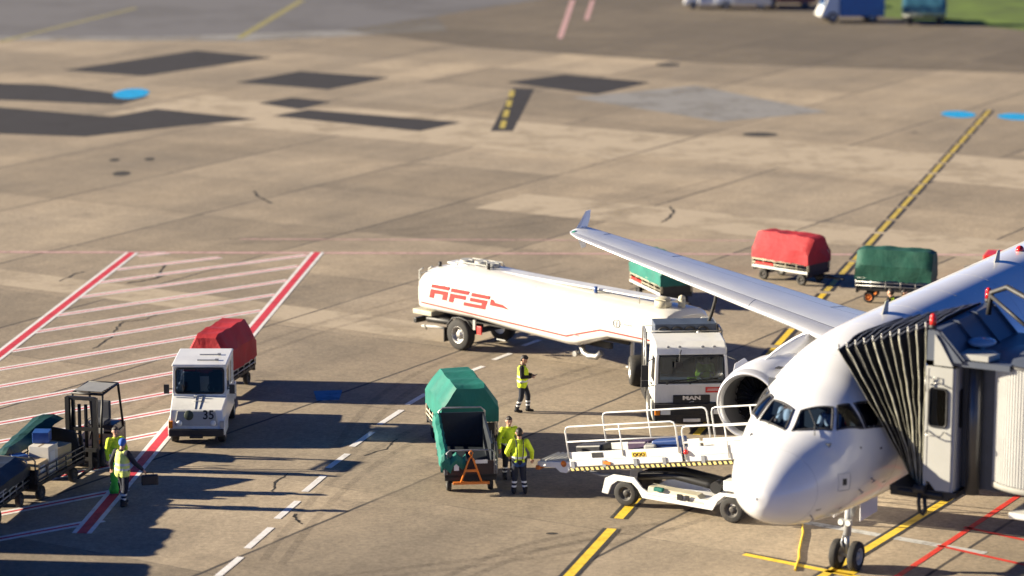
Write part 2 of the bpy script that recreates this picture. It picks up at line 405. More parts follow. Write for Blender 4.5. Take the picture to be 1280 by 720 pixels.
def arc(p0, p1, bow, w, n=24):
    a, b = Vector(G(*p0)), Vector(G(*p1)); m = Vector((-(b-a).y, (b-a).x)).normalized()
    return poly_band([a.lerp(b, k/n)+m*bow*math.sin(PI*k/n) for k in range(n+1)], w)
tm = []
for p0, p1, bw in (((330,700),(760,452),2.2),((420,720),(1000,560),-2.5),((10,600),(700,330),3.0),((250,300),(900,222),-3.5),((560,720),(820,655),.8),((380,205),(1180,240),5.),((640,420),(420,560),-1.2)):
    a_, b_ = Vector(p0), Vector(p1)
    for o_ in (0, 22): tm += arc((p0[0]+o_, p0[1]+o_*.25), (p1[0]+o_, p1[1]+o_*.25), bw, .24)
sheet('tyre_marks', tm, paint('rubber deposit', (.06,.05,.045), .97, .9, .8, .13), .0072)
def disc(u, v, r, sx=1., n=24):
    c = Vector(G(u, v)); return [c+Vector((math.cos(2*PI*i/n)*r*sx, math.sin(2*PI*i/n)*r)) for i in range(n)]
sheet('drain_covers', [disc(835,81,.95,.8), disc(950,168,.75,1.2), disc(152,217,.7,.6), disc(143,200,.5,.5), disc(187,199,.5,.5), disc(985,612,.12), disc(690,667,.10,1.6)], P_CRACK, .0055)
sheet('blue_painted_spots', [disc(164,117,2.2,.45), disc(1198,143,1.3,.7), disc(1270,146,1.3,.75), [Vector(q) for q in px((392,489),(428,488),(424,500),(396,501))][:0] or disc(410,494,.01)], P_BLUE, .008)
sheet('shade_dimmed_blue_marking', [px((392,489),(428,488),(424,500),(396,501))], paint('worn shade-dimmed blue paint', (.008,.14,.36), .6), .008)  # worn blue paint, its colour dimmed for the cart shadow over it

# --- red and white stand border with its hatching
bl, br = (G(-12,453), G(165,316)), (G(102,667), G(397,315.5))
def triple(p, q, wm, ws, M_, ext=0.):
    off = wm/2+ws/2
    M_['r'].append(band(p, q, wm, 0, ext)); M_['w'] += [band(p, q, ws, off, ext), band(p, q, ws, -off, ext)]
mk = {'r': [], 'w': []}
triple(*bl, .27, .13, mk); triple(*br, .27, .13, mk)
sheet('stand_border_red_lines', mk['r'], P_RED, .012); sheet('stand_border_white_lines', mk['w'], P_WHITE, .010)
mk = {'r': [], 'w': []}
def z3(x, y): return (x/3.048, 290+y/3.048)
for a, b in (((525,92),(640,80)), ((440,144),(840,97)), ((365,195),(1170,88)), ((285,252),(1140,130)), ((205,320),(1100,184)), ((125,383),(1055,238)), ((40,455),(1000,299)),
             ((-30,528),(930,368)), ((-30,594),(880,432)), ((-30,662),(830,506)), ((-30,735),(760,592)), ((-30,805),(690,672)), ((-30,893),(630,762)),
             ((-30,985),(560,862)), ((-30,1080),(480,980)), ((-30,1175),(390,1098))):
    triple(G(*z3(*a)), G(*z3(*b)), .12, .15, mk)
sheet('hatch_red_lines', mk['r'], P_RED, .0085); sheet('hatch_white_lines', mk['w'], P_WHITE, .0075)
sheet('faded_pink_line', [band(G(-60,315), G(500,316.5), .30), band(G(500,316.5), G(1330,319), .26), band(G(300,299), G(1000,301), .14)], P_PINK, .0065)

# --- white lane dashes
dsh = []
for a, b in (((185,722),(260,660)), ((280,632),(357,565)), ((376,537),(443,480)), ((465,450),(527,398)), ((540,374),(603,328)), ((617,305),(683,258)), ((705,234),(777,187)), ((795,170),(855,135))):
    dsh.append(band(G(200+a[0]/2.572, 440+a[1]/2.572), G(200+b[0]/2.572, 440+b[1]/2.572), .20))
for a, b in (((583,466),(604,458)), ((617,450),(638,442)), ((654,432.5),(675,425))): dsh.append(band(G(*a), G(*b), .20))
sheet('white_lane_dashes', dsh, P_WHITE, .011)

# --- yellow dashed guide line edged in black
ya, yb = Vector(G(1237,138)), Vector(G(700,732)); yd = (yb-ya).normalized(); yl = (yb-ya).length
blk, yel, far_y = [], [], []
s0 = 0.
while s0 < yl:
    e = min(s0+2.75, yl)
    if s0 > 73: break
    p, q = ya+yd*s0, ya+yd*e
    (far_y if s0 < 52 else yel).append(band(p, q, .22 if s0 < 52 else .26)); blk += [band(p, q, .14, .18), band(p, q, .14, -.18)]
    s0 += 3.25
for p, q in ((G(808,610), G(773,648.5)), (G(765,661), G(690,743))):
    yel.append(band(p, q, .26)); blk += [band(p, q, .12, .19), band(p, q, .12, -.19)]
sheet('worn_guide_dashes', far_y, paint('worn yellow road paint', (.58,.43,.07), .6), .009)
sheet('yellow_guide_dashes', yel, P_YEL, .009); sheet('black_guide_edges', blk, P_BLK, .0095)
pa_, pb_ = G(641,112), G(627,163)
sheet('far_guide_dashes', [band(Vector(pa_).lerp(Vector(pb_), k/4+.03), Vector(pa_).lerp(Vector(pb_), k/4+.2), .3) for k in range(4)], paint('worn yellow road paint 2', (.50,.40,.08), .6), .009)
# --- taxi lead-in line under the aircraft, stop bar, red service lines
ta, tb = G(1022,724), G(1330,536)
sheet('taxi_yellow_line', [band(ta, tb, .24), band(G(930,693), G(1074,722), .22), band(G(1040,712), G(1070,717), .45)], P_YEL, .009)
sheet('taxi_black_edges', [band(ta, tb, .11, .175), band(ta, tb, .11, -.175), band(G(930,690.5), G(1066,716), .08)], P_BLK, .0082)
sheet('red_service_lines', [band(G(1120,722), G(1310,595), .17), band(G(1205,659), G(1400,701), .15), band(G(1172,682), G(1400,733), .15)], P_RED2, .009)
sheet('pale_worn_line', [band(G(1000,652), G(1232,692), .32)], paint('pale worn road paint', (.50,.50,.48), .85), .0078)
sheet('far_taxi_lines', [band(G(298,48), G(378,0), .5), band(G(0,52), G(170,10), .4)], paint('faded yellow paint', (.34,.30,.10), .6), .009)
sheet('far_faded_lines', [band(G(700,48), G(716,0), .35), band(G(733,25), G(741,0), .3)], P_PINK, .0105)
# --- grass beyond the apron
gm = mat('grass', (.085,.14,.008), .9, var=.45, scale=.35)
gp = px((1098,21),(1290,39),(1500,58)); gp += [(95,330),(30,330)]
struct(sheet('grass', [gp], gm, .03), 'stuff')

# ================================================================== AIRCRAFT (local x = aft from the nose, y = right wing, z = up)
FST = [(0.0,3.02,3.08,.03,3.05),(.04,2.83,3.27,.23,3.05),(.12,2.69,3.43,.40,3.06),(.3,2.51,3.65,.64,3.08),(.6,2.34,3.87,.89,3.12),(1.0,2.19,4.07,1.12,3.18),(1.5,2.07,4.25,1.33,3.27),(1.85,2.01,4.40,1.44,3.33),(2.2,1.97,4.70,1.53,3.40),(2.6,1.92,5.00,1.64,3.48),(3.0,1.88,5.22,1.72,3.56),(3.6,1.84,5.53,1.81,3.66),(4.4,1.80,5.83,1.90,3.75),(5.2,1.77,6.01,1.95,3.80),(6.2,1.76,6.12,1.975,3.83),(7.5,1.76,6.16,1.975,3.83),(24.,1.76,6.16,1.975,3.83),(28,2.3,6.12,1.85,4.1),(32,3.3,5.85,1.4,4.6),(36,4.6,5.6,.7,5.1),(37.5,5.0,5.4,.2,5.2)]
FST = [(s[0], s[1]+.12, s[2]+.12, s[3], s[4]+.12) for s in FST]
def fst(x):
    Q = FST
    if x <= 0: return Q[0][1:]
    for i in range(len(Q)-1):
        if x <= Q[i+1][0]:
            x0, x1 = Q[i][0], Q[i+1][0]; t = (x-x0)/(x1-x0); out = []
            for k in range(1, 5):
                def mm(j):
                    if j <= 0: return (Q[1][k]-Q[0][k])/(Q[1][0]-Q[0][0])
                    if j >= len(Q)-1: return (Q[-1][k]-Q[-2][k])/(Q[-1][0]-Q[-2][0])
                    a = (Q[j][k]-Q[j-1][k])/(Q[j][0]-Q[j-1][0]); b = (Q[j+1][k]-Q[j][k])/(Q[j+1][0]-Q[j][0])
                    return 0 if a*b <= 0 else 2*a*b/(a+b)
                h = x1-x0; a, b = Q[i][k], Q[i+1][k]
                out.append((2*t**3-3*t*t+1)*a+(t**3-2*t*t+t)*h*mm(i)+(-2*t**3+3*t*t)*b+(t**3-t*t)*h*mm(i+1))
            return tuple(out)
    return Q[-1][1:]
def fpt(x, a, off=0.):
    zb, zt, w_, zc = fst(x); c, s = math.cos(a), math.sin(a)
    return Vector((x, (w_+off)*s, zc+(zt-zc+off)*c if c > 0 else zc+(zc-zb+off)*c))
def on_skin(x, z, side, off=0.):           # point of the skin at station x and height z, side = +1 right / -1 left
    zb, zt, w_, zc = fst(x); h = (zt-zc) if z > zc else (zc-zb)
    q = max(-1, min(1, (z-zc)/h)); s = math.sqrt(max(0, 1-q*q))
    n = Vector((-.35 if x < 4 else 0, side*s/w_, q/h)).normalized()
    return Vector((x, side*w_*s, z))+n*off
ac = empty('airliner', (5.78, 66.4), 1.052, 'white twin-engined airliner parked with its nose beside the boarding bridge', 'airliner')
# cockpit panes as outlines on the skin: (station, height) corners, mirrored
PANES = {'windshield': [(1.74,4.46),(2.24,4.86),(2.60,4.94),(2.15,4.50)], 'side_window': [(2.24,4.50),(2.70,4.965),(2.95,4.98),(2.86,4.45)], 'rear_window': [(2.93,4.45),(3.08,4.98),(3.55,4.95),(3.62,4.75),(3.58,4.37)]}
YIN = {'windshield': [.09, .09, None, None]}
def pane_pts(key, side):
    P = []
    for i, (x, z) in enumerate(PANES[key]):
        if key == 'windshield' and i < 2:
            zb, zt, w_, zc = fst(x); y = .10
            z = zc+(zt-zc)*math.sqrt(1-(y/w_)**2); P.append(Vector((x, side*y, z)))
        else: P.append(on_skin(x, z, side))
    return P
def angle_of(p):
    zb, zt, w_, zc = fst(p.x); h = (zt-zc) if p.z > zc else (zc-zb)
    return math.atan2(p.y/w_, (p.z-zc)/h)
def inpoly(p, P):
    r = False; j = len(P)-1
    for i in range(len(P)):
        if (P[i][1] > p[1]) != (P[j][1] > p[1]) and p[0] < (P[j][0]-P[i][0])*(p[1]-P[i][1])/(P[j][1]-P[i][1])+P[i][0]: r = not r
        j = i
    return r
PA = {}
for k in PANES:
    for s in (1, -1): PA[k, s] = [(p.x, angle_of(p)) for p in pane_pts(k, s)]
xs = [0,.012,.04,.08,.14,.22,.32,.45,.6,.8,1.0,1.2,1.4,1.55,1.65]+[1.7+.035*i for i in range(58)]+[3.8,4.,4.3,4.7,5.2,5.7,6.2,6.9,7.6]+[8.5+i for i in range(16)]+[25,26,27,28,29,30,31,32,33,34,35,36,37,37.5]
NA = 128
b = B(ACW); grid = [[b.bm.verts.new(fpt(x, 2*PI*j/NA)) for j in range(NA)] for x in xs]
for i in range(len(xs)-1):
    for j in range(NA):
        xm = (xs[i]+xs[i+1])/2; am = 2*PI*(j+.5)/NA; am = am-2*PI if am > PI else am
        if 1.6 < xm < 3.7 and abs(am) < 1.7 and any(inpoly((xm, am), P) for P in PA.values()): continue
        F = b.bm.faces.new([grid[i][j], grid[i][(j+1) % NA], grid[i+1][(j+1) % NA], grid[i+1][j]]); F.smooth = True
b.build('fuselage', ac)
def skin_patch(b, P, off, n=8, shrink=0.):
    """fill an (x, angle) outline with a grid of faces lying just off the skin"""
    if len(P) == 5: quads = [[P[0], P[1], P[2], P[4]], [P[2], P[3], P[4], P[4]]]
    else: quads = [P]
    for q in quads:
        g = []
        for i in range(n+1):
            row = []
            for j in range(n+1):
                s, t = i/n, j/n
                x = (1-s)*((1-t)*q[0][0]+t*q[1][0])+s*((1-t)*q[3][0]+t*q[2][0]); a = (1-s)*((1-t)*q[0][1]+t*q[1][1])+s*((1-t)*q[3][1]+t*q[2][1])
                row.append(fpt(x, a, off))
            g.append(row)
        vs = [p for r in g for p in r]
        b.add(vs, [(i*(n+1)+j, i*(n+1)+j+1, (i+1)*(n+1)+j+1, (i+1)*(n+1)+j) for i in range(n) for j in range(n)], True)
for (k, s), P in PA.items():
    b = B(GLD); skin_patch(b, P, -.004); pane = b.build('cockpit_window', ac)
    b = B(SEAM); dense = []
    for i in range(len(P)):
        for q in range(6): dense.append((P[i][0]+(P[(i+1) % len(P)][0]-P[i][0])*q/6, P[i][1]+(P[(i+1) % len(P)][1]-P[i][1])*q/6))
    b.tube([fpt(x, a, .004) for x, a in dense], .030, 6, True); b.build('window_seal', pane)
# cockpit interior seen through the panes
b = B(SEAT)
b.box((2.75,0,3.62), (1.7,2.2,.05)); b.box((3.75,0,4.4), (.06,2.9,1.6)); b.box((2.05,0,4.05), (.5,2.1,.38))
for s in (1,-1): b.box((3.0,s*.55,4.0), (.5,.5,.14)); b.box((3.3,s*.55,4.4), (.12,.5,.7))
b.build('cockpit_interior', ac)
# radome seam, hatch, probes
b = B(mat('faint seam', (.35,.36,.38), .5)); b.tube([fpt(1.0, 2*PI*i/64, .001) for i in range(64)], .004, 5, True); b.build('radome_seam', ac)
b = B(mat('hatch grey', (.50,.51,.52), .4)); hp = [(1.62, -1.92), (1.62, -1.50), (2.05, -1.50), (2.05, -1.92)]
hp = [(p.x, angle_of(p)) for p in (on_skin(1.66,3.16,-1), on_skin(1.63,3.58,-1), on_skin(2.06,3.53,-1), on_skin(2.12,3.09,-1))]
dn = []
for i in range(4):
    for q in range(5): dn.append((hp[i][0]+(hp[(i+1)%4][0]-hp[i][0])*q/5, hp[i][1]+(hp[(i+1)%4][1]-hp[i][1])*q/5))
b.tube([fpt(x, a, .002) for x, a in dn], .012, 5, True)
h = b.build('access_hatch', ac)
b = B(SEAM); skin_patch(b, [(p.x, angle_of(p)) for p in (on_skin(1.80,3.27,-1), on_skin(1.78,3.44,-1), on_skin(1.93,3.42,-1), on_skin(1.96,3.25,-1))], .006, 3); b.build('port', h)
for x, z, s in ((2.6,3.0,-1),(2.6,3.0,1),(3.0,3.2,-1),(1.15,2.62,-1)):
    b = B(STEEL); p = on_skin(x, z, s); q = on_skin(x, z, s, .14); b.cyl(p, q, .02, .015, 6); b.cyl(q+Vector((.06,0,0)), q+Vector((-.18,0,0)), .016, .01, 6); b.build('air_data_probe', ac)
for x in (7.4, 15.5):
    b = B(LGREY); t = fpt(x, 0).z-.02; b.hexa([(x,-.02,t),(x,.02,t),(x+.4,.02,t),(x+.4,-.02,t)], [(x+.25,-.01,t+.32),(x+.25,.01,t+.32),(x+.45,.01,t+.32),(x+.45,-.01,t+.32)]); b.build('blade_antenna', ac)
b = B(REDL); b.sphere((17.6,0,6.3), (.16,.12,.13)); b.build('beacon_light', ac)
for xq in (4.15, 6.3, 8.7, 11.1, 13.5, 16.0):
    b = B(mat('faint seam', (.35,.36,.38), .5)); b.tube([fpt(xq, 2*PI*i/64, 0.) for i in range(64)], .005, 5, True); b.build('skin_joint', ac)
for x, z, s_, w_, h_ in ((1.25,2.75,-1,.16,.03),(2.55,4.05,-1,.05,.05),(3.3,3.9,-1,.10,.05),(2.3,2.55,-1,.12,.04),(3.9,2.9,-1,.22,.03),(4.2,4.9,-1,.06,.06),(1.4,3.7,1,.08,.04),(2.7,3.5,1,.12,.05)):
    b = B(mat('small stencil', (.10,.10,.11), .6)); skin_patch(b, [(q.x, angle_of(q)) for q in (on_skin(x-w_/2,z-h_/2,s_), on_skin(x-w_/2,z+h_/2,s_), on_skin(x+w_/2,z+h_/2,s_), on_skin(x+w_/2,z-h_/2,s_))], .004, 2); b.build('skin_marking', ac)
for s_ in (1,-1):
    b = B(BLK); b.tube([on_skin(1.80,4.47,s_,.03)*1. if False else fpt(1.80, angle_of(on_skin(1.95,4.47,s_)), .03), fpt(2.05, angle_of(on_skin(2.1,4.60,s_))*.8, .03), fpt(2.3, angle_of(on_skin(2.3,4.80,s_))*.45, .03)], .012, 5); b.build('wiper', ac)
# doors and cabin windows on the sides
for s in (1,-1):
    for x in [7.6+.533*i for i in range(24)]:
        b = B(GLD); z = 4.55
        skin_patch(b, [(p.x, angle_of(p)) for p in (on_skin(x-.11,z-.17,s), on_skin(x-.11,z+.17,s), on_skin(x+.11,z+.17,s), on_skin(x+.11,z-.17,s))], .006, 2)
        b.build('cabin_window', ac)
    dn = []
    for a, c in (((4.6,3.4),(4.6,5.25)),((4.6,5.25),(5.45,5.25)),((5.45,5.25),(5.45,3.4)),((5.45,3.4),(4.6,3.4))):
        for q in range(8): dn.append(on_skin(a[0]+(c[0]-a[0])*q/8, a[1]+(c[1]-a[1])*q/8, s, .003))
    b = B(mat('faint seam', (.35,.36,.38), .5)); b.tube(dn, .012, 5, True); b.build('door_outline', ac)
# wings: (y, x of leading edge, chord, z, thickness ratio)
WS = [(1.2,13.3,6.9,2.95,.13),(1.95,13.62,6.4,3.08,.13),(4.0,14.65,5.2,3.42,.12),(6.2,15.68,3.95,3.75,.115),(9.5,17.2,3.1,4.12,.11),(13.,18.85,2.2,4.50,.105),(15.8,20.15,1.55,4.82,.10),(16.15,20.42,1.3,4.87,.09),(16.28,20.62,1.05,4.89,.07)]
CH = [0,.006,.02,.05,.09,.145,.152,.22,.35,.5,.66,.70,.706,.85,.97,1.]
def airfoil(c, t):
    f = lambda q: 5*t*(.2969*math.sqrt(q)-.126*q-.3516*q*q+.2843*q**3-.1015*q**4)
    return [(q*c, f(q)*1.1*c) for q in CH] + [(q*c, -f(q)*.85*c) for q in CH[::-1][1:-1]]
def wing(side):
    b = MB(); mats_ = [WINGG, SLATM, SEAM]; rings = []
    fine = []
    for i in range(len(WS)-1):
        n = max(1, int((WS[i+1][0]-WS[i][0])/.5))
        for k in range(n): fine.append([WS[i][q]+(WS[i+1][q]-WS[i][q])*k/n for q in range(5)])
    fine.append(WS[-1])
    for y, xl, c, z, t in fine:
        tw = R(3.2-3.8*(y-1.2)/15.)
        rings.append([(xl+dx*math.cos(tw)+dz*math.sin(tw), side*y, z+dz*math.cos(tw)-(dx-c*.25)*math.sin(tw)) for dx, dz in airfoil(c, t)])
    n = len(rings[0])
    def mf(i, j):
        y = fine[i][0]
        if j in (5,) and 2.4 < y < 15.6: return 2
        if (j < 5 or j >= n-4) and y > 1.9: return 1
        if j == 11 and y > 2.4 and y < 15.2: return 2
        return 0
    b.loft(rings, True, True, True, mf); b.mats = mats_
    wg = b.build('wing', ac, mats_)
    for yq, c0, c1 in ((6.2,.70,.99),(12.4,.70,.99),(15.3,.70,.99),(8.0,.0,.15)):
        xl, c, z, t = [float(np.interp(yq, [q[0] for q in WS], [q[m_] for q in WS])) for m_ in (1,2,3,4)]
        tw = R(3.2-3.8*(yq-1.2)/15.); pts = []
        for k in range(13):
            q = c0+(c1-c0)*k/12; q = max(q, .004)
            dz = 5*t*(.2969*math.sqrt(q)-.126*q-.3516*q*q+.2843*q**3-.1015*q**4)*1.1*c; dx = q*c
            pts.append((xl+dx*math.cos(tw)+dz*math.sin(tw), side*yq, z+dz*math.cos(tw)-(dx-c*.25)*math.sin(tw)+.002))
        g = B(MGREY); g.tube(pts, .006, 5); g.build('panel_line', wg)
    # fence at the tip
    f = MB(); f.m(SKYB if False else WINGG)
    y = side*16.25
    f.loft([[(20.75,y,4.80),(21.05,y+side*.035,4.82),(21.75,y,4.84),(21.05,y-side*.035,4.82)], [(21.45,y+side*.09,5.12),(21.6,y+side*.115,5.12),(22.1,y+side*.09,5.12),(21.6,y+side*.065,5.12)], [(21.95,y+side*.17,5.36),(22.02,y+side*.18,5.36),(22.3,y+side*.17,5.36),(22.02,y+side*.16,5.36)]], True, True, False)
    f.loft([[(20.9,y,4.86),(21.1,y+side*.03,4.86),(21.7,y,4.86),(21.1,y-side*.03,4.86)], [(21.55,y+side*.1,4.2),(21.62,y+side*.105,4.2),(21.85,y+side*.1,4.2),(21.62,y+side*.095,4.2)]], True, True, False)
    f.build('wing_fence', wg)
    g = B(glass('nav lamp glass', (.3,.75,.6))); g.sphere((20.62, side*16.12, 4.90), (.16,.06,.05)); g.build('navigation_light', wg)
    for yy, L_ in ((6.4,2.2),(9.4,1.9),(12.6,1.5)):
        x0 = np.interp(yy, [q[0] for q in WS], [q[1]+q[2]*.62 for q in WS]); z0 = np.interp(yy, [q[0] for q in WS], [q[3] for q in WS])-.22
        h = B(WINGG); h.lathe((x0, side*yy, z0), (1,0,-.06), [(0,.02),(.3,.13),(L_*.5,.19),(L_*.8,.13),(L_,.02)], 10); h.build('flap_track_fairing', wg)
    return wg
wing(1); wing(-1)
# belly fairing
b = B(ACW); b.loft([[(x, w_*math.sin(a), 2.35+h_*math.cos(a)) for a in [2*PI*k/24 for k in range(24)]] for x, w_, h_ in ((11.6,.3,.3),(12.4,1.5,.75),(13.5,2.1,.95),(18.5,2.15,.95),(20.,1.6,.8),(21.4,.3,.3))]); b.build('belly_fairing', ac)
def engine(side):
    o = (11.45, side*5.62, 2.33)
    e = B(ACW)
    def mf(i, j): return 0 if 3 <= i else 1
    e.mats = [ACW, SLATM, mat('intake lining', (.10,.10,.105), .45, metal=.2)]
    prof = [(.95,.80),(.5,.78),(.18,.82),(.05,.875),(.0,.92),(.06,.975),(.22,1.03),(.6,1.09),(1.1,1.12),(1.8,1.12),(2.5,1.05),(3.1,.93),(3.15,.90)]
    e.lathe(o, (1,0,0), prof, 48, True, False, lambda i, j: 2 if i < 2 else (1 if i < 6 else 0))
    nac = e.build('engine_nacelle', ac, [ACW, SLATM, mat('intake lining', (.10,.10,.105), .45, metal=.2)])
    f = B(mat('fan blades', (.03,.03,.033), .4, metal=.6))
    f.lathe((o[0]+1.0,o[1],o[2]), (1,0,0), [(0,.80),(0,.0)], 32)
    for k in range(24):
        a = 2*PI*k/24; c, s_ = math.cos(a), math.sin(a); c2, s2 = math.cos(a+.17), math.sin(a+.17)
        f.add([(o[0]+.98,o[1]+.24*c,o[2]+.24*s_),(o[0]+.98,o[1]+.79*c,o[2]+.79*s_),(o[0]+.84,o[1]+.79*c2,o[2]+.79*s2),(o[0]+.84,o[1]+.24*c2,o[2]+.24*s2)], [(0,1,2,3)])
    f.build('fan', nac)
    sp = B(DKST); sp.lathe((o[0]+.45,o[1],o[2]), (1,0,0), [(0,.01),(.1,.09),(.3,.20),(.5,.27)], 20); sp.build('spinner', nac)
    x = B(mat('exhaust metal', (.16,.14,.12), .4, metal=.8)); x.lathe((o[0]+3.0,o[1],o[2]), (1,0,0), [(-.3,.75),(.0,.74),(.8,.56),(1.2,.48),(1.2,.3),(1.7,.08)], 24); x.build('exhaust', nac)
    p = B(ACW); y = o[1]
    p.loft([[(o[0]+x,y-wd,o[2]+z0),(o[0]+x,y+wd,o[2]+z0),(o[0]+x+.05,y+wd*.55,o[2]+z1),(o[0]+x+.05,y-wd*.55,o[2]+z1)] for x, wd, z0, z1 in ((1.1,.03,1.0,1.13),(1.6,.10,.9,1.20),(2.3,.15,.7,1.28),(3.2,.18,.6,1.34),(4.2,.19,.55,1.36),(7.,.05,.9,1.2))])
    p.build('pylon', nac)
    k = B(ACW)
    for s_ in (1,-1):
        a = R(52)*s_; k.hexa([(o[0]+.9,y+1.11*math.sin(a)-.01,o[2]+1.11*math.cos(a)),(o[0]+.9,y+1.11*math.sin(a)+.01,o[2]+1.11*math.cos(a)),(o[0]+2.1,y+1.10*math.sin(a)+.01,o[2]+1.10*math.cos(a)),(o[0]+2.1,y+1.10*math.sin(a)-.01,o[2]+1.10*math.cos(a))],
            [(o[0]+1.4,y+1.34*math.sin(a)-.01,o[2]+1.34*math.cos(a)),(o[0]+1.4,y+1.34*math.sin(a)+.01,o[2]+1.34*math.cos(a)),(o[0]+2.1,y+1.38*math.sin(a)+.01,o[2]+1.38*math.cos(a)),(o[0]+2.1,y+1.38*math.sin(a)-.01,o[2]+1.38*math.cos(a))])
    k.build('strake', nac)
    d = B(SEAM); d.box((o[0]+.75,y-side*.62,o[2]+1.03), (.22,.16,.03)); d.build('vent', nac)
engine(1); engine(-1)
# nose gear and main gear
b = B(mat('gear grey', (.42,.43,.44), .4, metal=.3)); gx = 5.5
b.cyl((gx+.12,0,2.1), (gx,0,.9), .10); b.cyl((gx,0,.95), (gx,0,.42), .065); b.cyl((gx,-.28,.39), (gx,.28,.39), .055)
b.cyl((gx,0,1.15), (gx+1.1,0,1.95), .05); b.cyl((gx,.08,.95), (gx-.25,.05,.75), .025); b.cyl((gx-.25,.05,.75), (gx,.06,.5), .025)
b.box((gx-.14,0,1.28), (.12,.34,.14))
ng = b.build('nose_gear', ac)
for s in (1,-1): wheel(ng, (gx, s*.25, .385), .385, .22, rim=LGREY, outer=s)
for s in (1,-1):
    d = B(ACW); d.box((gx+.5, s*.36, 1.60), (1.1,.03,.55)); d.build('gear_door', ac, bevel=.01)
    d = B(LAMP); d.cyl((gx-.16,s*.10,1.28), (gx-.22,s*.10,1.28), .07); d.build('taxi_light', ng)
    m_ = B(mat('gear grey', (.42,.43,.44), .4, metal=.3)); m_.cyl((18.7,s*3.9,3.0), (18.7,s*3.8,.6), .14); m_.cyl((18.7,s*3.35,.58), (18.7,s*4.25,.58), .08); mg = m_.build('main_gear', ac)
    for q in (-.45,.45): wheel(mg, (18.7, s*3.8+q, .58), .58, .40, rim=LGREY, outer=1 if q > 0 else -1)
# tail
b = B(ACW); b.loft([[(x0,-.22*k,z),(x0+.3*c,-.30*k,z),(x0+c,0,z),(x0+.3*c,.30*k,z)] for x0, c, z, k in ((29.5,6.2,5.7,1),(31.2,5.2,7.2,.9),(35.,2.6,11.8,.5))]); b.build('tail_fin', ac)
for s in (1,-1):
    b = B(WINGG); b.loft([[(x0,s*y,z-.12*k),(x0+.3*c,s*y,z+.16*k),(x0+c,s*y,z),(x0+.3*c,s*y,z-.18*k)] for x0, c, y, z, k in ((32.,3.8,.8,5.2,1),(35.2,1.5,6.2,5.8,.4))]); b.build('tailplane', ac)

# ================================================================== BOARDING BRIDGE (same local frame as the aircraft)
br = empty('boarding_bridge', (5.78, 66.4), 1.052, 'grey passenger boarding bridge with black pleated canopy docked against the airliner nose', 'boarding bridge')
def hoop(t):
    """one rib of the canopy: nose-side leg, roof, tail-side leg; t = 0 at the aircraft, 1 at the cabin"""
    A = [Vector(p) for p in ((4.2,-2.12,3.10),(3.62,-2.02,3.85),(3.15,-1.78,4.60),(2.97,-1.32,5.45),(2.95,-.74,6.28),(4.4,-.64,6.42),(6.5,-.74,6.40),(6.6,-1.75,5.3),(6.5,-2.12,3.1))]
    C = [Vector(p) for p in ((3.05,-2.95,3.10),(3.03,-2.95,4.1),(3.02,-2.95,5.1),(3.01,-2.95,6.1),(3.0,-2.95,7.05),(4.7,-2.95,7.12),(6.6,-2.95,7.05),(6.6,-2.95,5.),(6.6,-2.95,3.1))]
    return [a.lerp(c, t) for a, c in zip(A, C)]
NH = 11
rings = []; cen = Vector((4.7,-2.4,4.6))
for i in range(NH*2-1):
    H_ = hoop(i/(NH*2-2))
    if i % 2: H_ = [p+(Vector((cen.x, p.y, cen.z))-p).normalized()*.20 for p in H_]
    fine = []
    for k in range(len(H_)-1):
        for q in range(4):
            p = H_[k].lerp(H_[k+1], q/4); fine.append(p+Vector(noise.noise_vector(p*2.2+Vector((i,0,0))))*.035)
    fine.append(H_[-1]); rings.append(fine)
b = B(mat('black pleated fabric', (.013,.013,.014), .85, var=.3, scale=5, dirt=.15, dirtcol=(.10,.095,.08))); b.loft(rings, False, False, False)
can = b.build('canopy', br)
PIPE = mat('pale pleat edging', (.42,.41,.32), .7, var=.5, scale=4, dirt=.8)
for i in range(NH):
    H_ = hoop(i/(NH-1)); fine = []
    for k in range(len(H_)-1):
        for q in range(4):
            p = H_[k].lerp(H_[k+1], q/4); fine.append(p+Vector(noise.noise_vector(p*2.2+Vector((i*2,0,0))))*.035)
    b = B(PIPE); b.tube(fine[:17], (.008,.016,.006,.010,.022,.008,.012,.024,.007,.018,.010)[i % 11], 6); b.m(MGREY).tube(fine[16:26], .016, 6); b.build('pleat_edge', can)
    b = B(STEEL); p = H_[4]; b.cyl(p, p+Vector((0,0,.10)), .025, n=6); b.sphere(p+Vector((0,0,.12)), .035, 8, 5); b.build('rib_pin', can)
# cabin: operator's window panel, dark box, roof with gussets
b = B(LGREY)
b.box((3.30,-3.02,4.65), (.62,.06,2.9))                 # return towards the canopy
panel = B(LGREY)
wz0, wz1, wy0, wy1 = 4.70, 5.62, -3.62, -3.10
panel.prism([(-2.98,3.30),(-2.98,6.15),(-3.66,6.15),(-3.66,3.12),(-3.30,3.12),(-3.16,3.30)], .0, 'yz', 3.0) if False else None
for y0, y1, z0, z1 in ((-3.66,-2.98,5.62,6.15),(-3.66,-2.98,3.32,4.70),(-3.10,-2.98,4.70,5.62),(-3.66,-3.53,4.70,5.62)):
    panel.box((3.03,(y0+y1)/2,(z0+z1)/2), (.06,y1-y0,z1-z0))
panel.hexa([(3.0,-3.66,3.12),(3.06,-3.66,3.12),(3.06,-3.30,3.12),(3.0,-3.30,3.12)], [(3.0,-3.66,3.32),(3.06,-3.66,3.32),(3.06,-3.12,3.32),(3.0,-3.12,3.32)])
cabp = panel.build('window_panel', br)
b.build('panel_return', br)
b = B(BLK); fr = rrect(.45,.94,.10,5,(-3.315,5.16)); b.tube([(2.985,y,z) for y, z in fr], .028, 6, True); b.build('window_frame', cabp)
b = B(GLS); b.prism(rrect(.44,.93,.10,5,(-3.315,5.16)), .012, 'yz', 3.02); b.build('window_pane', cabp)
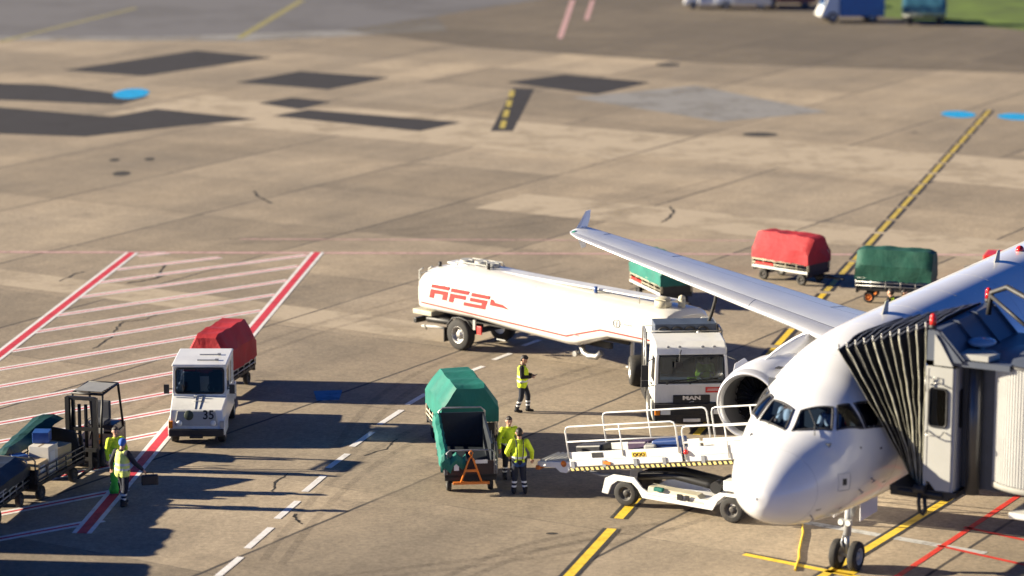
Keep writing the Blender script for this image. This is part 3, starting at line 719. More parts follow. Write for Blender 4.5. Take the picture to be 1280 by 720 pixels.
b = B(STEEL); b.tube([(2.98,-3.05,4.58),(2.86,-3.05,4.52),(2.82,-3.12,4.50),(2.82,-3.45,4.50),(2.86,-3.48,4.54),(2.98,-3.48,4.58)], .018, 6); b.tube([(2.97,-3.02,5.9),(2.9,-3.02,5.9),(2.9,-3.02,5.55),(2.97,-3.02,5.55)], .018, 6); b.build('grab_rail', cabp)
b = B(STEEL); b.tube([(2.98,-3.08,5.70),(2.96,-3.3,5.78),(2.96,-3.64,5.66)], .012, 6); b.tube([(2.97,-3.2,5.76),(2.96,-3.2,5.9),(2.96,-3.34,5.9),(2.96,-3.34,5.76)], .010, 6); b.build('cable', cabp)
side = B(mat('shaded grey panel paint', (.36,.36,.38), .45, var=.07, scale=1.2, dirt=.25)); side.box((3.36,-3.69,4.62), (.66,.06,3.02)); sd = side.build('side_panel', br)  # panel grey with the shade of this face put into the colour
b = B(BLK); b.prism(rrect(.22,.95,.09,5,(3.42,5.1)), .02, 'xz', -3.74); b.build('side_window', sd)
cab = B(mat('shade-darkened bridge paint', (.05,.055,.065), .5, var=.2)); cab.box((4.95,-4.25,4.65), (2.9,1.05,3.0)); cab.box((5.1,-3.35,3.15), (3.1,.75,.10)); cab.build('cabin_body', br, bevel=.02)  # cabin colour darkened to stand in for shade beside the drum
b = B(DKST); b.box((3.75,-2.98,3.04), (1.5,1.7,.14)); b.box((3.2,-2.9,2.93), (.4,1.5,.12)); b.cyl((3.02,-2.35,3.0), (3.02,-3.5,3.0), .07); b.build('sill_beam', br, bevel=.01)
b = B(BLK); b.tube([(2.95,-2.92,3.0),(2.92,-2.92,2.78),(2.93,-2.95,2.55),(2.96,-3.02,2.50),(2.97,-3.08,2.6),(2.96,-3.05,2.9)], .05, 8); b.cyl((2.95,-2.78,3.12), (2.95,-3.06,3.12), .10); b.build('hook', br)
roof = B(mat('shade-tinted roof paint', (.085,.10,.13), .4, var=.08, scale=1.5, dirt=.25))  # navy roof colour has the shade painted in, gussets and drum roof too
roof.hexa([(2.98,-3.0,6.30),(6.7,-3.0,6.30),(6.7,-3.9,6.30),(2.98,-3.9,6.30)], [(3.0,-3.0,7.02),(6.7,-3.0,7.02),(6.7,-3.25,7.02),(3.0,-3.25,7.02)])
roof.box((4.9,-4.3,6.28), (3.7,1.5,.14))
rf = roof.build('roof', br)
for x in (3.02, 4.2, 5.4, 6.6):
    b = B(mat('shade-tinted roof paint', (.085,.10,.13))); b.prism([(-3.1,6.36),(-3.1,7.05),(-3.3,7.05),(-3.95,6.36)], .05, 'yz', x); b.build('gusset', rf)
b = B(LGREY); b.prism([(-3.2,6.2),(-3.2,6.95),(-3.35,6.75),(-3.68,6.2)], .04, 'yz', 2.94); b.build('fairing_plate', br)
b = B(mat('dome shell', (.35,.42,.50), .25, coat=.4)); b.sphere((4.1,-3.95,6.62), (.40,.34,.11), 20, 8); b.cyl((4.1,-3.95,6.35), (4.1,-3.95,6.6), .08); b.build('roof_vent', rf)
for p in ((3.02,-3.12,7.06), (6.62,-3.15,7.06)):
    b = B(BLK); b.cyl(p, (p[0],p[1],p[2]+.10), .09); lm = b.build('beacon', br)
    b = B(REDL); b.cyl((p[0],p[1],p[2]+.10), (p[0],p[1],p[2]+.28), .085, .08); b.sphere((p[0],p[1],p[2]+.28), (.08,.08,.09)); b.build('beacon_lens', lm)
b = B(mat('dull dark metal', (.10,.10,.105), .35, metal=.7)); b.cyl((3.42,-4.08,3.05), (3.42,-4.08,6.36), .17, n=20); pil = b.build('roller_pillar', br)
b = B(LGREY); b.prism([(3.1,-3.75),(3.1,-4.5),(3.6,-4.6),(3.9,-4.3),(3.7,-3.75)], .14, 'xy', 6.37); b.build('pillar_cap', pil, bevel=.01)
# round slatted end of the tunnel
cx, cy, rr_ = 4.6, -5.62, 1.52
b = B(mat('corrugated pale metal', (.47,.47,.45), .45, metal=.25, var=.05, scale=1.5, dirt=.25)); n = 480
ring = lambda z: [(cx+(rr_+(.022 if k % 4 in (0,1) else 0))*math.cos(2*PI*k/n), cy+(rr_+(.022 if k % 4 in (0,1) else 0))*math.sin(2*PI*k/n), z) for k in range(n)]
b.loft([ring(3.42), ring(6.28)], True, True, False); rot = b.build('slatted_drum', br)
b = B(BLK); b.lathe((cx,cy,6.28), (0,0,1), [(0,rr_+.06),(.06,rr_+.06),(.06,rr_-.02)], 60); b.build('drum_rim', rot)
b = B(mat('shade-tinted roof paint', (.085,.10,.13))); b.lathe((cx,cy,6.33), (0,0,1), [(0,rr_),(.12,rr_*.6),(.16,0)], 48); b.build('drum_roof', rot)
b = B(LGREY); b.lathe((cx,cy,3.28), (0,0,1), [(0,rr_-.2),(0,rr_+.03),(.13,rr_+.03)], 60); b.build('drum_base', rot)
b = B(BLK); b.tube([(5.7,-3.5,6.95),(5.75,-3.55,7.5),(5.6,-4.0,7.7),(5.2,-4.7,7.55),(4.9,-5.1,7.1),(4.75,-5.2,6.3)], .07, 8); b.tube([(5.72,-3.5,7.45),(5.0,-4.95,6.75)], .05, 6); b.build('roof_handrail', rf)
b = B(WHITE); b.hexa([(3.3,-5.05,2.60),(5.4,-5.05,2.60),(5.4,-7.0,2.60),(3.3,-7.0,2.60)], [(3.3,-5.05,2.74),(5.4,-5.05,2.74),(5.4,-7.0,2.74),(3.3,-7.0,2.74)]); b.build('service_landing', br, bevel=.02)
for x_ in (3.9, 5.2):
    b = B(MGREY); b.cyl((x_,-5.6,2.72), (x_,-5.6,3.35), .06); b.build('landing_strut', br)
b = B(LGREY)
for k in range(32): b.box((4.6,-7.3-.4*k,4.55), (2.5 if k % 2 else 2.56,.4,2.9 if k % 2 else 2.96))
b.build('tunnel', br)
b = B(MGREY); b.cyl((3.2,-17.,0), (3.2,-17.,3.2), .2); b.cyl((6.0,-17.,0), (6.0,-17.,3.2), .2); b.box((4.6,-17.,3.0), (3.4,.5,.3)); b.build('support_frame', br)

# ================================================================== BAGGAGE CARTS (local x = towards the drawbar, z = up)
def noisy(p, amp, sc=1.6, seed=0):
    return Vector(p)+Vector(noise.noise_vector(Vector(p)*sc+Vector((seed*13.1, seed*7.3, 0))))*amp
def cover(parent, L_, W_, z0, z1, material, seed, x0=None, x1=None, hip=.16):
    """tarpaulin over hoops: walls, sloping shoulders and a flat ridge, sagging a little between the hoops"""
    x0 = -L_/2-.03 if x0 is None else x0; x1 = L_/2+.03 if x1 is None else x1
    w_ = W_/2+.04; h_ = z1-z0
    key = [(-w_,0),(-w_*1.0,h_*.50),(-w_*.52,h_*.99),(w_*.52,h_*.99),(w_*1.0,h_*.50),(w_,0)]
    prof = []
    for i in range(5):
        for q in range(4): prof.append((key[i][0]+(key[i+1][0]-key[i][0])*q/4, key[i][1]+(key[i+1][1]-key[i][1])*q/4))
    prof.append(key[-1])
    N_ = 22; rings = []
    for i in range(N_+1):
        s = i/N_; x = x0+(x1-x0)*s
        sag = .05*abs(math.sin(s*PI*3))**.7; e = min(s, 1-s)*N_
        k = 1. if e >= 1.5 else (.90+.10*min(1, e/1.5))
        rings.append([noisy((x, y*(k if z > h_*.4 else 1), z0+z*(k if z > h_*.4 else 1)-sag*(z/h_)*(1.3-abs(y)/w_)+(.07*math.sin(i*1.3+seed)*noise.noise((i*.7,seed,y)) if z == 0 else 0)), .045, 1.5, seed)+Vector((0,.012*noise.noise((x*5+z*3,seed,y)),.012*noise.noise((x*4-y*4,seed*3,1)))) for y, z in prof])
    b = B(material); b.loft(rings, False, False, True)
    for r in (rings[0], rings[-1]):
        n = len(r); c = noisy((r[10].x+(.03 if r is rings[-1] else -.03), 0, z0+h_*.4), .03, 2, seed)
        vs = list(r)+[c]; b.add(vs, [(j, j+1, n) for j in range(n-1)]+[(n-1, 0, n)], False)
    cv_ = b.build('cover', parent, weld=True)
    es = cv_.modifiers.new('folds', 'EDGE_SPLIT'); es.split_angle = R(24)
    return cv_
def cart(label, loc, rz, covmat=None, L_=2.7, W_=1.4, seed=0, rail=STEEL, top=1.95, base=.92, drawbar='down', side=DKST, wheels=DRIM, group='baggage carts on the apron', stripe=None, endpanel=DKST, parts=True):
    t = empty('baggage_cart', loc, rz, label, 'baggage cart', group)
    b = B(side); b.box((0,0,.52), (L_,W_,.10)); b.box((L_/2-.04,0,.46), (.08,W_,.16)); b.box((-L_/2+.04,0,.46), (.08,W_,.16)); b.build('bed', t, bevel=.012)
    for s in (1,-1):
        b = B(rail)
        for z in (.66,.80,base): b.cyl((-L_/2,s*W_/2,z), (L_/2,s*W_/2,z), .022, n=8)
        for k in range(6): x = -L_/2+L_*k/5; b.cyl((x,s*W_/2,.56), (x,s*W_/2,base), .02, n=8)
        if stripe: b.m(stripe).box((-L_*.28,s*(W_/2+.03),.64), (L_*.32,.02,.12)); b.m(WHITE).box((0,s*(W_/2+.025),.53), (L_,.02,.09))
        b.build('side_rail', t)
    for s in (1,-1):
        b = B(endpanel); b.box((s*(L_/2-.02),0,.75), (.04,W_-.06,.38)); b.m(rail).tube([(s*L_/2,-W_*.46,.56),(s*L_/2,-W_*.46,base+.26),(s*L_/2,-W_*.40,base+.33),(s*L_/2,W_*.40,base+.33),(s*L_/2,W_*.46,base+.26),(s*L_/2,W_*.46,.56)], .024, 8); b.build('end_panel', t)
    if covmat: cover(t, L_, W_, base-.08, top, covmat, seed)
    for x in (-L_*.33, L_*.36):
        for s in (1,-1): wheel(t, (x, s*(W_/2-.14), .21), .21, .14, rim=wheels, outer=s)
    for x in (-L_*.33, L_*.36):
        b = B(DKST); b.box((x,0,.27), (.10,W_-.35,.10)); b.box((x,0,.38), (.3,.5,.16)); b.build('axle', t)
    b = B(ORNG if drawbar == 'up' else DKST)
    if drawbar == 'up':
        x = L_/2+.06
        b.tube([(x+.10,-.30,.34),(x+.05,-.06,1.02),(x+.04,0,1.10)], .028, 8); b.tube([(x+.10,.30,.34),(x+.05,.06,1.02),(x+.04,0,1.10)], .028, 8)
        b.box((x+.07,0,.70), (.05,.34,.07)); b.tube([(x+.04,0,1.08),(x+.02,.05,1.2),(x+.02,0,1.26),(x+.02,-.05,1.2),(x+.04,0,1.08)], .022, 6); b.box((x+.08,0,.35), (.08,W_*.70,.07))
    else:
        x = L_/2
        b.tube([(x,-.32,.36),(x+.75,-.04,.36),(x+1.15,0,.36)], .032, 8); b.tube([(x,.32,.36),(x+.75,.04,.36)], .032, 8)
        b.tube([(x+1.15+.06*math.cos(a),.06*math.sin(a),.36) for a in [2*PI*k/10 for k in range(10)]], .02, 6, True)
    b.build('drawbar', t)
    return t
cart('red covered baggage cart hitched behind the small white tractor', (-9.30,90.95), R(-104), REDT, 2.8, 1.3, 1, top=2.15)
cart('bright teal covered baggage cart half hidden behind the wing', (5.5,105.3), R(-70), TEALT, 2.9, 1.25, 2, top=1.8, rail=CREAM, stripe=REDP, wheels=BLK)
cart('bright red covered baggage cart out beyond the wing', (10.65,109.1), R(-42), REDT, 2.6, 1.4, 3, rail=CREAM, stripe=REDP, top=1.88, base=.92)
cart('dark green covered baggage cart beyond the wing', (14.15,105.1), R(-17), GRNT, 2.75, 1.4, 4, wheels=ORNG, top=2.0, base=.95)
gp_ = empty('power_unit', (19.25,109.6), R(-18), 'low red ground power unit mostly hidden behind the airliner fuselage', 'power unit')
b = B(REDP); b.box((0,0,.62), (2.2,1.2,.62)); b.build('housing', gp_, bevel=.04)
b = B(DKST); b.tube([(-1.1,0,.35),(-1.9,0,.32)], .04, 6); b.build('drawbar', gp_)
for xx in (-.7,.7):
    for ss in (1,-1): wheel(gp_, (xx, ss*.5, .24), .24, .15, outer=ss)
cart('teal covered baggage cart standing behind the open black cart', (-1.50,84.0), R(-78), TEALT, 2.7, 1.62, 6, rail=CREAM, top=2.12, base=1.05)
# the open black cart in front of it, its curtain rolled to one side, drawbar folded up
t = cart('open black baggage cart with rolled teal curtain and orange drawbar folded up', (-1.30,79.85), R(-84), None, 2.9, 1.45, 7, drawbar='up', endpanel=mat('dark brown board', (.035,.018,.015), .6, var=.2), rail=MGREY)
b = B(BLKT); 
for (x0, x1, y, h) in ((-1.45,1.35,.62,1.62),):
    b.hexa([(x0,y-.03,.6),(x1,y-.03,.6),(x1,y+.03,.6),(x0,y+.03,.6)], [(x0,y-.03,h),(x1-.15,y-.03,h-.25),(x1-.15,y+.03,h-.25),(x0,y+.03,h)])
b.box((-1.38,0,1.12), (.05,1.3,1.05)); b.box((0,0,.62), (2.7,1.3,.09))
b.build('inner_panel', t)
b = B(STEEL); b.tube([(-1.4,.66,.6),(-1.4,.66,1.68),(-1.4,.55,1.78),(-1.4,-.55,1.78),(-1.4,-.66,1.68),(-1.4,-.66,.6)], .025, 8); b.build('hoop', t)
b = B(TEALT)
rg = []
for k in range(22):
    f = k/21; x = -1.35+2.78*f; zt = 1.66-.55*f; dr = .30+.18*f
    rg.append([noisy((x, y, z), .035, 4.5, 3) for y, z in ((-.62,zt-.04),(-.70,zt+.02),(-.80,zt-.02),(-.85,zt-dr*.5),(-.83-.03*math.sin(k*1.9),zt-dr),(-.78,zt-dr-.02),(-.74,zt-dr*.6),(-.68,zt-dr*.35))])
b.loft(rg, True, True, False)
rg = []
for k in range(9):
    y = -.82+.085*k; z0 = .98+.08*math.sin(k*1.6)
    rg.append([noisy((x, y, z), .03, 5, 8) for x, z in ((1.36,z0+.12),(1.46,z0+.10),(1.53,z0-.06),(1.48,z0-.20-.10*(k < 4)),(1.40,z0-.18),(1.37,z0-.02))])
b.loft(rg, True, True, False)
b.build('rolled_curtain', t)
b = B(WHITE); b.box((1.46,.30,.92), (.02,.34,.10)); b.build('number_plate', t)
b = B(WHITE); b.box((1.47,-.40,.78), (.02,.14,.20)); b.build('label_plate', t)
for s in (1,): 
    b = B(STEEL); 
    for k in range(5): b.tube([(-.9+.45*k,.76,.56),(-.7+.45*k,.78,1.25),(-.45+.45*k,.76,.56)], .018, 6)
    b.build('folding_gate', t)
# open cart with cartons, left
t = cart('open cart with folded dark green cover and loaded with cartons beside the forklift', (-13.3,78.95), R(-108), None, 2.9, 1.5, 8, rail=mat('dark rail metal', (.07,.07,.07), .45, metal=.5), base=.95, endpanel=DKST)
DGT = mat('very dark green tarpaulin', (.003,.036,.030), .5, var=.3, scale=1.6, bump=.5)
b = B(DGT); rg = []
for k in range(24):
    f = k/23; x = -1.55+3.0*f; zt = 1.78-.62*f**1.2
    rg.append([noisy((x, y, z), .05, 3.2, 5) for y, z in ((.10-.5*f,zt-.10-.25*f),(-.25-.2*f,zt),(-.55,zt-.02),(-.80,zt-.12),(-.90,zt-.40),(-.92-.04*math.sin(k*1.4),max(.62,zt-.75)),(-.84,max(.62,zt-.74)),(-.78,zt-.42),(-.5,zt-.18),(-.2-.2*f,zt-.14))])
b.loft(rg, True, True, False); b.build('folded_cover', t)
b = B(GRNT); rg = []
for k in range(10):
    y = -.88+.10*k; z0 = 1.02+.06*math.sin(k*1.5)-.02*k
    rg.append([noisy((x, y, z), .03, 5, 4) for x, z in ((1.36,z0+.12),(1.46,z0+.10),(1.54,z0-.06),(1.47,z0-.18),(1.38,z0-.10))])
b.loft(rg, True, True, False); b.build('cover_end', t)
b = B(BLKT); b.hexa([(-1.45,-.4,1.45),(-1.45,.5,1.35),(-1.38,.5,1.35),(-1.38,-.4,1.45)][::1], [(-1.45,-.5,.6),(-1.45,.7,.6),(-1.38,.7,.6),(-1.38,-.5,.6)]); b.build('rear_curtain', t)
cart4 = t
def on_cart(x, y, z, a=0.):
    m = Matrix.Translation((-13.3,78.95,0)) @ Matrix.Rotation(R(-108), 4, 'Z') @ Matrix.Translation((x,y,z)); return m.translation, R(-108)+a
def carton(name, label, cat, x, y, z, d, m_, a=0., tape=True, tag_=True):
    p, r = on_cart(x, y, z, a); o = empty(name, p, r, label, cat, 'cartons on the open cart')
    b = B(m_); b.box((0,0,d[2]/2), d); b.build('body', o, bevel=.012)
    if tape: b = B(mat('packing tape', (.34,.25,.13), .4)); b.box((0,0,d[2]+.003), (d[0]*1.002,.05,.004)); b.build('tape', o)
    if tag_: b = B(WHITE); b.box((d[0]*.1,d[1]/2+.004,d[2]*.6), (d[0]*.5,.004,d[2]*.42)); b.build('shipping_label', o)
carton('carton', 'tall pale carton with a white label standing on the cart edge', 'box', .30, .36, .57, (.62,.60,.82), PALEB, .05)
carton('carton', 'flat tan cardboard carton lying behind the tall pale one', 'box', -.45, .25, .57, (.75,.8,.62), CARD, -.08, True, False)
carton('carton', 'low tan carton at the front of the open cart', 'box', .98, .22, .57, (.60,.95,.52), CARD, .03)
carton('wrapped_parcel', 'blue wrapped parcel on top of the cartons', 'parcel', .05, .20, 1.40, (.50,.46,.30), BLUEP, .3, False, False)
carton('wrapped_parcel', 'flat blue parcel on the low front carton', 'parcel', .90, -.1, 1.10, (.42,.36,.10), BLUEP, -.5, False, False)
# dark carts at the left edge and just outside the frame (their shadows reach into view)
cart('black covered cart cut off by the left edge of the picture', (-14.25,76.3), R(-100), BLKT, 2.6, 1.5, 10, top=1.35, base=.9)
cart('dark cart outside the left edge of the picture', (-15.6,74.2), R(-95), BLKT, 2.6, 1.5, 11, top=1.9)
cart('dark cart outside the lower left corner of the picture', (-15.4,70.9), R(-95), BLKT, 2.6, 1.5, 12, top=1.8)
# suitcase on the rails of the dark cart
# ================================================================== SMALL WHITE TRACTOR 35 (local x = forward)
tg = empty('tow_tractor', (-9.35,83.6), R(-90), 'small white baggage tractor with 35 on its nose', 'tractor')
tg.scale = (1,1,1.06)
# origin at the front bumper's foot; the body runs back to x = -4.3
w2 = .83
b = B(WHITE)
# bonnet: low sloping nose between the wheel boxes
b.hexa([(-1.25,-w2,.42),(-.10,-w2,.42),(-.10,w2,.42),(-1.25,w2,.42)], [(-1.25,-w2,1.22),(-.22,-w2*.93,1.02),(-.22,w2*.93,1.02),(-1.25,w2,1.22)])
b.build('bonnet', tg, bevel=.03)
b = B(LGREY); b.hexa([(-.16,-.64,.60),(-.08,-.64,.60),(-.08,.64,.60),(-.16,.64,.60)], [(-.235,-.56,1.0),(-.155,-.56,1.0),(-.155,.56,1.0),(-.235,.56,1.0)]); b.build('front_panel', tg, bevel=.015)
fp = (-.118,0,.80)
text('35', .35, 'fleet_number', tg, BLK, (-.124,.36,.885), (R(90)-R(9.5),0,R(90)), .003, .006)
b = B(mat('olive badge', (.035,.05,.035), .5)); b.lathe((-.135,-.22,.88), (1,0,.18), [(0,.0),(.012,.14),(.02,.13),(.022,0)], 20); b.build('badge', tg)
for s in (1,-1):
    b = B(LAMP); b.lathe((-.10,s*.50,.66), (1,0,.18), [(0,.085),(.02,.08),(.03,.05),(.034,0)], 16); b.build('headlight', tg)
    b = B(AMBER if s < 0 else LGREY); b.box((-.12,s*.76,.62), (.10,.12,.20)); b.build('indicator', tg)
    b = B(WHITE); b.box((-.62,s*.80,.42), (.95,.10,.22)); b.hexa([(-1.15,s*.76,.52),(-.08,s*.76,.52),(-.08,s*.85,.52),(-1.15,s*.85,.52)], [(-1.05,s*.76,.78),(-.20,s*.76,.78),(-.20,s*.84,.78),(-1.05,s*.84,.78)]); b.build('fender', tg, bevel=.02)
b = B(BLK); b.box((-.06,0,.40), (.14,1.62,.20)); b.box((-.02,0,.30), (.1,.4,.1)); b.build('bumper', tg, bevel=.02)
b = B(MGREY); b.tube([(-1.16,-.10,1.215),(-.26,-.05,1.035)], .012, 6); b.tube([(-1.16,.10,1.215),(-.26,.08,1.035)], .012, 6)
for q in (-.35,.0): b.tube([(-.75+q,-.17,1.13-q*.2+.02),(-.75+q,.20,1.13-q*.2+.02)], .012, 6)
b.build('bonnet_hinge', tg)
# cab of pillars and panels, open windows
cb = B(WHITE); x0, x1, zt = -3.35, -1.20, 2.10
cb.box(((x0+x1)/2,0,zt-.02), (x1-x0+.06,1.64,.08)); roof_ = cb.build('cab_roof', tg, bevel=.03)
for k in (-.5,-1.25):
    b = B(MGREY); b.box((x1+k,.20,zt+.03), (.05,.62,.03)); b.box((x1+k,.48,zt+.045), (.12,.10,.04)); b.build('roof_rail', roof_)
cb = B(WHITE)
for s in (1,-1):
    cb.hexa([(x1-.07,s*.70,1.2),(x1+.02,s*.70,1.2),(x1+.02,s*.82,1.2),(x1-.07,s*.82,1.2)], [(x1-.17,s*.70,2.04),(x1-.08,s*.70,2.04),(x1-.08,s*.80,2.04),(x1-.17,s*.80,2.04)])
    cb.box((x0+.05,s*.77,1.6), (.10,.08,.88)); cb.box((-2.25,s*.78,1.6), (.09,.06,.88)); cb.box((-2.9,s*.78,1.6), (.06,.06,.88))
    cb.box(((x0+x1)/2,s*.79,.86), (x1-x0,.06,.74)); cb.box(((x0+x1)/2,s*.77,1.98), (x1-x0-.1,.06,.12))
cb.box((x1+.01,0,1.22), (.06,1.6,.10)); cb.box((x0,0,.9), (.06,1.6,.8)); cb.box((x0,0,1.96), (.06,1.5,.12)); cb.box((x1-.13,0,1.99), (.06,1.5,.10))
cab_ = cb.build('cab', tg, bevel=.015)
b = B(BLK); b.tube([(x1+.028-.09*(z-1.30)/.72,y,z) for y, z in rrect(1.44,.70,.08,4,(0,1.63))], .025, 6, True); b.build('windscreen_seal', cab_)
b = B(GLS); b.hexa([(x1-.0,-.70,1.29),(x1+.012,-.70,1.29),(x1+.012,.70,1.29),(x1-.0,.70,1.29)], [(x1-.092,-.70,1.97),(x1-.08,-.70,1.97),(x1-.08,.70,1.97),(x1-.092,.70,1.97)]); b.build('windscreen', cab_)
b = B(BLK); b.tube([(x1+.05,-.1,1.27),(x1+.03,.16,1.30)], .014, 6); b.build('wiper', cab_)
b = B(BLK); b.tube([(x1+.05,.35,1.27),(x1+.03,.60,1.30)], .014, 6); b.build('wiper', cab_)
b = B(REDP); b.box((x1-.085,-.30,1.93), (.012,.36,.07)); b.build('window_sticker', cab_)
for s in (1,-1):
    for xa, xb in ((-2.20,-1.36),(-2.86,-2.30)):
        b = B(GLS); b.box(((xa+xb)/2,s*.785,1.6), (xb-xa,.012,.66)); b.build('side_window', cab_)
    b = B(BLK); b.box((x1+.10,s*.98,1.42), (.05,.16,.26)); b.tube([(x1-.05,s*.8,1.4),(x1+.08,s*.96,1.42)], .014, 6); b.build('mirror', cab_)
b = B(GLS); b.box((x0-.0,0,1.6), (.012,1.4,.62)); b.build('rear_window', cab_)
for s in (1,-1):
    b = B(SEAT); b.box((-2.35,s*.38,.95), (.5,.5,.16)); b.box((-2.6,s*.38,1.28), (.14,.48,.62)); b.box((-2.62,s*.38,1.68), (.1,.26,.18)); b.build('seat', cab_, bevel=.03)
b = B(BLK); b.box((-1.42,0,1.12), (.35,1.4,.25)); b.build('dashboard', cab_)
b = B(BLK); b.tube([(-1.75+.06*math.sin(a),.38+.19*math.cos(a),1.32+.16*math.sin(a)) for a in [2*PI*k/16 for k in range(16)]], .016, 6, True); b.cyl((-1.5,.38,1.15), (-1.74,.38,1.32), .02); b.build('steering_wheel', cab_)
b = B(WHITE); b.box((-3.85,0,.72), (.95,1.6,.46)); b.m(DKST).box((-3.85,0,.96), (.86,1.5,.04)); b.build('rear_deck', tg, bevel=.02)
b = B(DKST); b.box((-2.1,0,.40), (4.1,1.2,.2)); b.box((-4.4,0,.45), (.2,.2,.12)); b.build('chassis', tg)
for x in (-.68,-3.55):
    for s in (1,-1): wheel(tg, (x, s*.70, .31), .31, .22, rim=RIM, outer=s)

# ================================================================== FORKLIFT (local x = forward, towards the mast)
fk = empty('forklift', (-12.10,82.0), R(-104), 'dark electric forklift with overhead guard beside the open cart', 'forklift')
b = B(DKST)
for s in (1,-1):
    b.box((.98,s*.42,1.10), (.14,.12,2.05)); b.box((.86,s*.30,1.05), (.10,.09,1.95))
for z in (.25,1.2,2.1): b.box((.98,0,z), (.10,.86,.10))
b.cyl((.90,.10,.2), (.90,.10,1.9), .05); b.cyl((.90,-.10,.2), (.90,-.10,1.9), .05)
ms = b.build('mast', fk)
b = B(BLK); b.box((1.10,0,.35), (.06,.95,.10)); b.box((1.10,0,.62), (.06,.95,.10))
for s in (1,-1): b.box((1.10,s*.3,.30), (.06,.12,.55)); 
b.build('fork_carriage', ms)
for s in (1,-1):
    b = B(BLK); b.prism([(1.12,.06),(2.15,.04),(2.15,.07),(1.16,.12),(1.16,.55),(1.12,.55)], .11, 'xz', s*.30-.055); b.build('fork', ms)
b = B(mat('forklift paint', (.028,.022,.026), .4, var=.2, scale=2, dirt=.4))
b.hexa([(-1.0,-.52,.18),(.75,-.52,.18),(.75,.52,.18),(-1.0,.52,.18)], [(-1.0,-.50,.85),(.68,-.52,.62),(.68,.52,.62),(-1.0,.50,.85)])
b.box((-.62,0,.92), (.72,.94,.22)); b.build('body', fk, bevel=.03)
b = B(DKST); b.box((-1.06,0,.55), (.22,1.0,.8)); b.build('counterweight', fk, bevel=.05)
gd = B(DKST)
for s in (1,-1):
    gd.tube([(.70,s*.46,.62),(.62,s*.46,1.4),(.50,s*.46,2.12),(-.70,s*.46,2.18),(-.98,s*.48,.85)], .038, 8)
for k in range(8): gd.box((.46-.16*k,0,2.14+.006*k), (.03,.9,.03))
gd.tube([(.50,-.46,2.12),(.50,.46,2.12)], .038, 8); gd.tube([(-.70,-.46,2.18),(-.70,.46,2.18)], .038, 8)
gdo = gd.build('overhead_guard', fk)
b = B(mat('guard roof pane', (.30,.30,.28), .5)); b.box((-.1,0,2.19), (1.1,.84,.012)); b.build('guard_roof', gdo)
b = B(SEAT); b.box((-.42,0,1.08), (.48,.48,.14)); b.box((-.66,0,1.38), (.13,.46,.56)); b.build('seat', fk, bevel=.04)
b = B(BLK); b.tube([(.18+.05*math.sin(a),.15*math.cos(a),1.22+.13*math.sin(a)) for a in [2*PI*k/14 for k in range(14)]], .016, 6, True); b.cyl((.42,0,.75), (.19,0,1.22), .025); b.build('steering_wheel', fk)
b = B(LGREY); b.box((.40,.32,1.02), (.05,.20,.14)); b.build('instrument_panel', fk)
b = B(ORNG); b.box((.74,.40,.78), (.05,.08,.12)); b.box((.74,.40,.95), (.05,.08,.10)); b.build('indicator', fk)
b = B(YEL); b.box((.72,-.40,.95), (.06,.16,.14)); b.build('work_lamp', fk)
b = B(BLUEP); b.box((.78,-.05,.80), (.02,.22,.10)); b.build('blue_plate', fk)
for x, r_ in ((.55,.30),(-.72,.24)):
    for s in (1,-1): wheel(fk, (x, s*.46, r_), r_, .2, rim=ORNG if r_ < .27 else DRIM, outer=s)

# ================================================================== FUEL TRUCK: tractor unit (local x = forward)
tk = empty('truck_tractor', (5.42,85.4), R(-86.3), 'white fuel truck tractor with MAN on its grille', 'truck')
h2 = 1.13; tk.scale = (1,1,.90)
b = B(WHITE)
b.hexa([(-1.75,-h2,1.0),(-.06,-h2,1.0),(-.06,h2,1.0),(-1.75,h2,1.0)], [(-1.75,-h2,1.66),(-.02,-h2,1.66),(-.02,h2,1.66),(-1.75,h2,1.66)])
for s in (1,-1):
    b.hexa([(-.16,s*1.02,1.66),(-.03,s*1.02,1.66),(-.03,s*1.13,1.66),(-.16,s*1.13,1.66)], [(-.30,s*.98,2.62),(-.18,s*.98,2.62),(-.18,s*1.08,2.62),(-.30,s*1.08,2.62)])
    b.hexa([(-1.75,s*1.07,1.66),(-1.05,s*1.07,1.66),(-1.05,s*1.13,1.66),(-1.75,s*1.13,1.66)], [(-1.75,s*1.02,2.62),(-1.10,s*1.02,2.62),(-1.10,s*1.08,2.62),(-1.75,s*1.08,2.62)])
    b.hexa([(-1.1,s*1.03,2.46),(-.2,s*1.03,2.46),(-.2,s*1.09,2.46),(-1.1,s*1.09,2.46)], [(-1.1,s*1.02,2.62),(-.25,s*1.02,2.62),(-.25,s*1.08,2.62),(-1.1,s*1.08,2.62)])
b.box((-1.72,0,2.1), (.06,2.1,1.0))
cab = b.build('cab', tk, bevel=.025)
b = B(WHITE); b.loft([[(x, y*k, z) for x, z in ((-.20,2.60),(-.30,2.84),(-.60,2.98),(-1.70,3.02),(-1.76,2.60))] for y, k in ((-1.09,1),(-1.04,1),(1.04,1),(1.09,1))], True, True, False); rf = b.build('cab_roof', cab, bevel=.05)
b = B(MGREY)
for y in (-.7,-.35,.35,.7): b.sphere((-.30,y,2.87), (.04,.06,.035), 8, 5)
b.build('roof_lamps', rf)
b = B(BLK); b.tube([(-.045-.155*(z-1.72)/.82,y,z) for y, z in rrect(1.98,.86,.08,4,(0,2.13))], .026, 6, True); b.build('windscreen_seal', cab)
b = B(GLS); b.hexa([(-.07,-.98,1.71),(-.055,-.98,1.71),(-.055,.98,1.71),(-.07,.98,1.71)], [(-.225,-.96,2.55),(-.21,-.96,2.55),(-.21,.96,2.55),(-.225,.96,2.55)]); b.build('windscreen', cab)
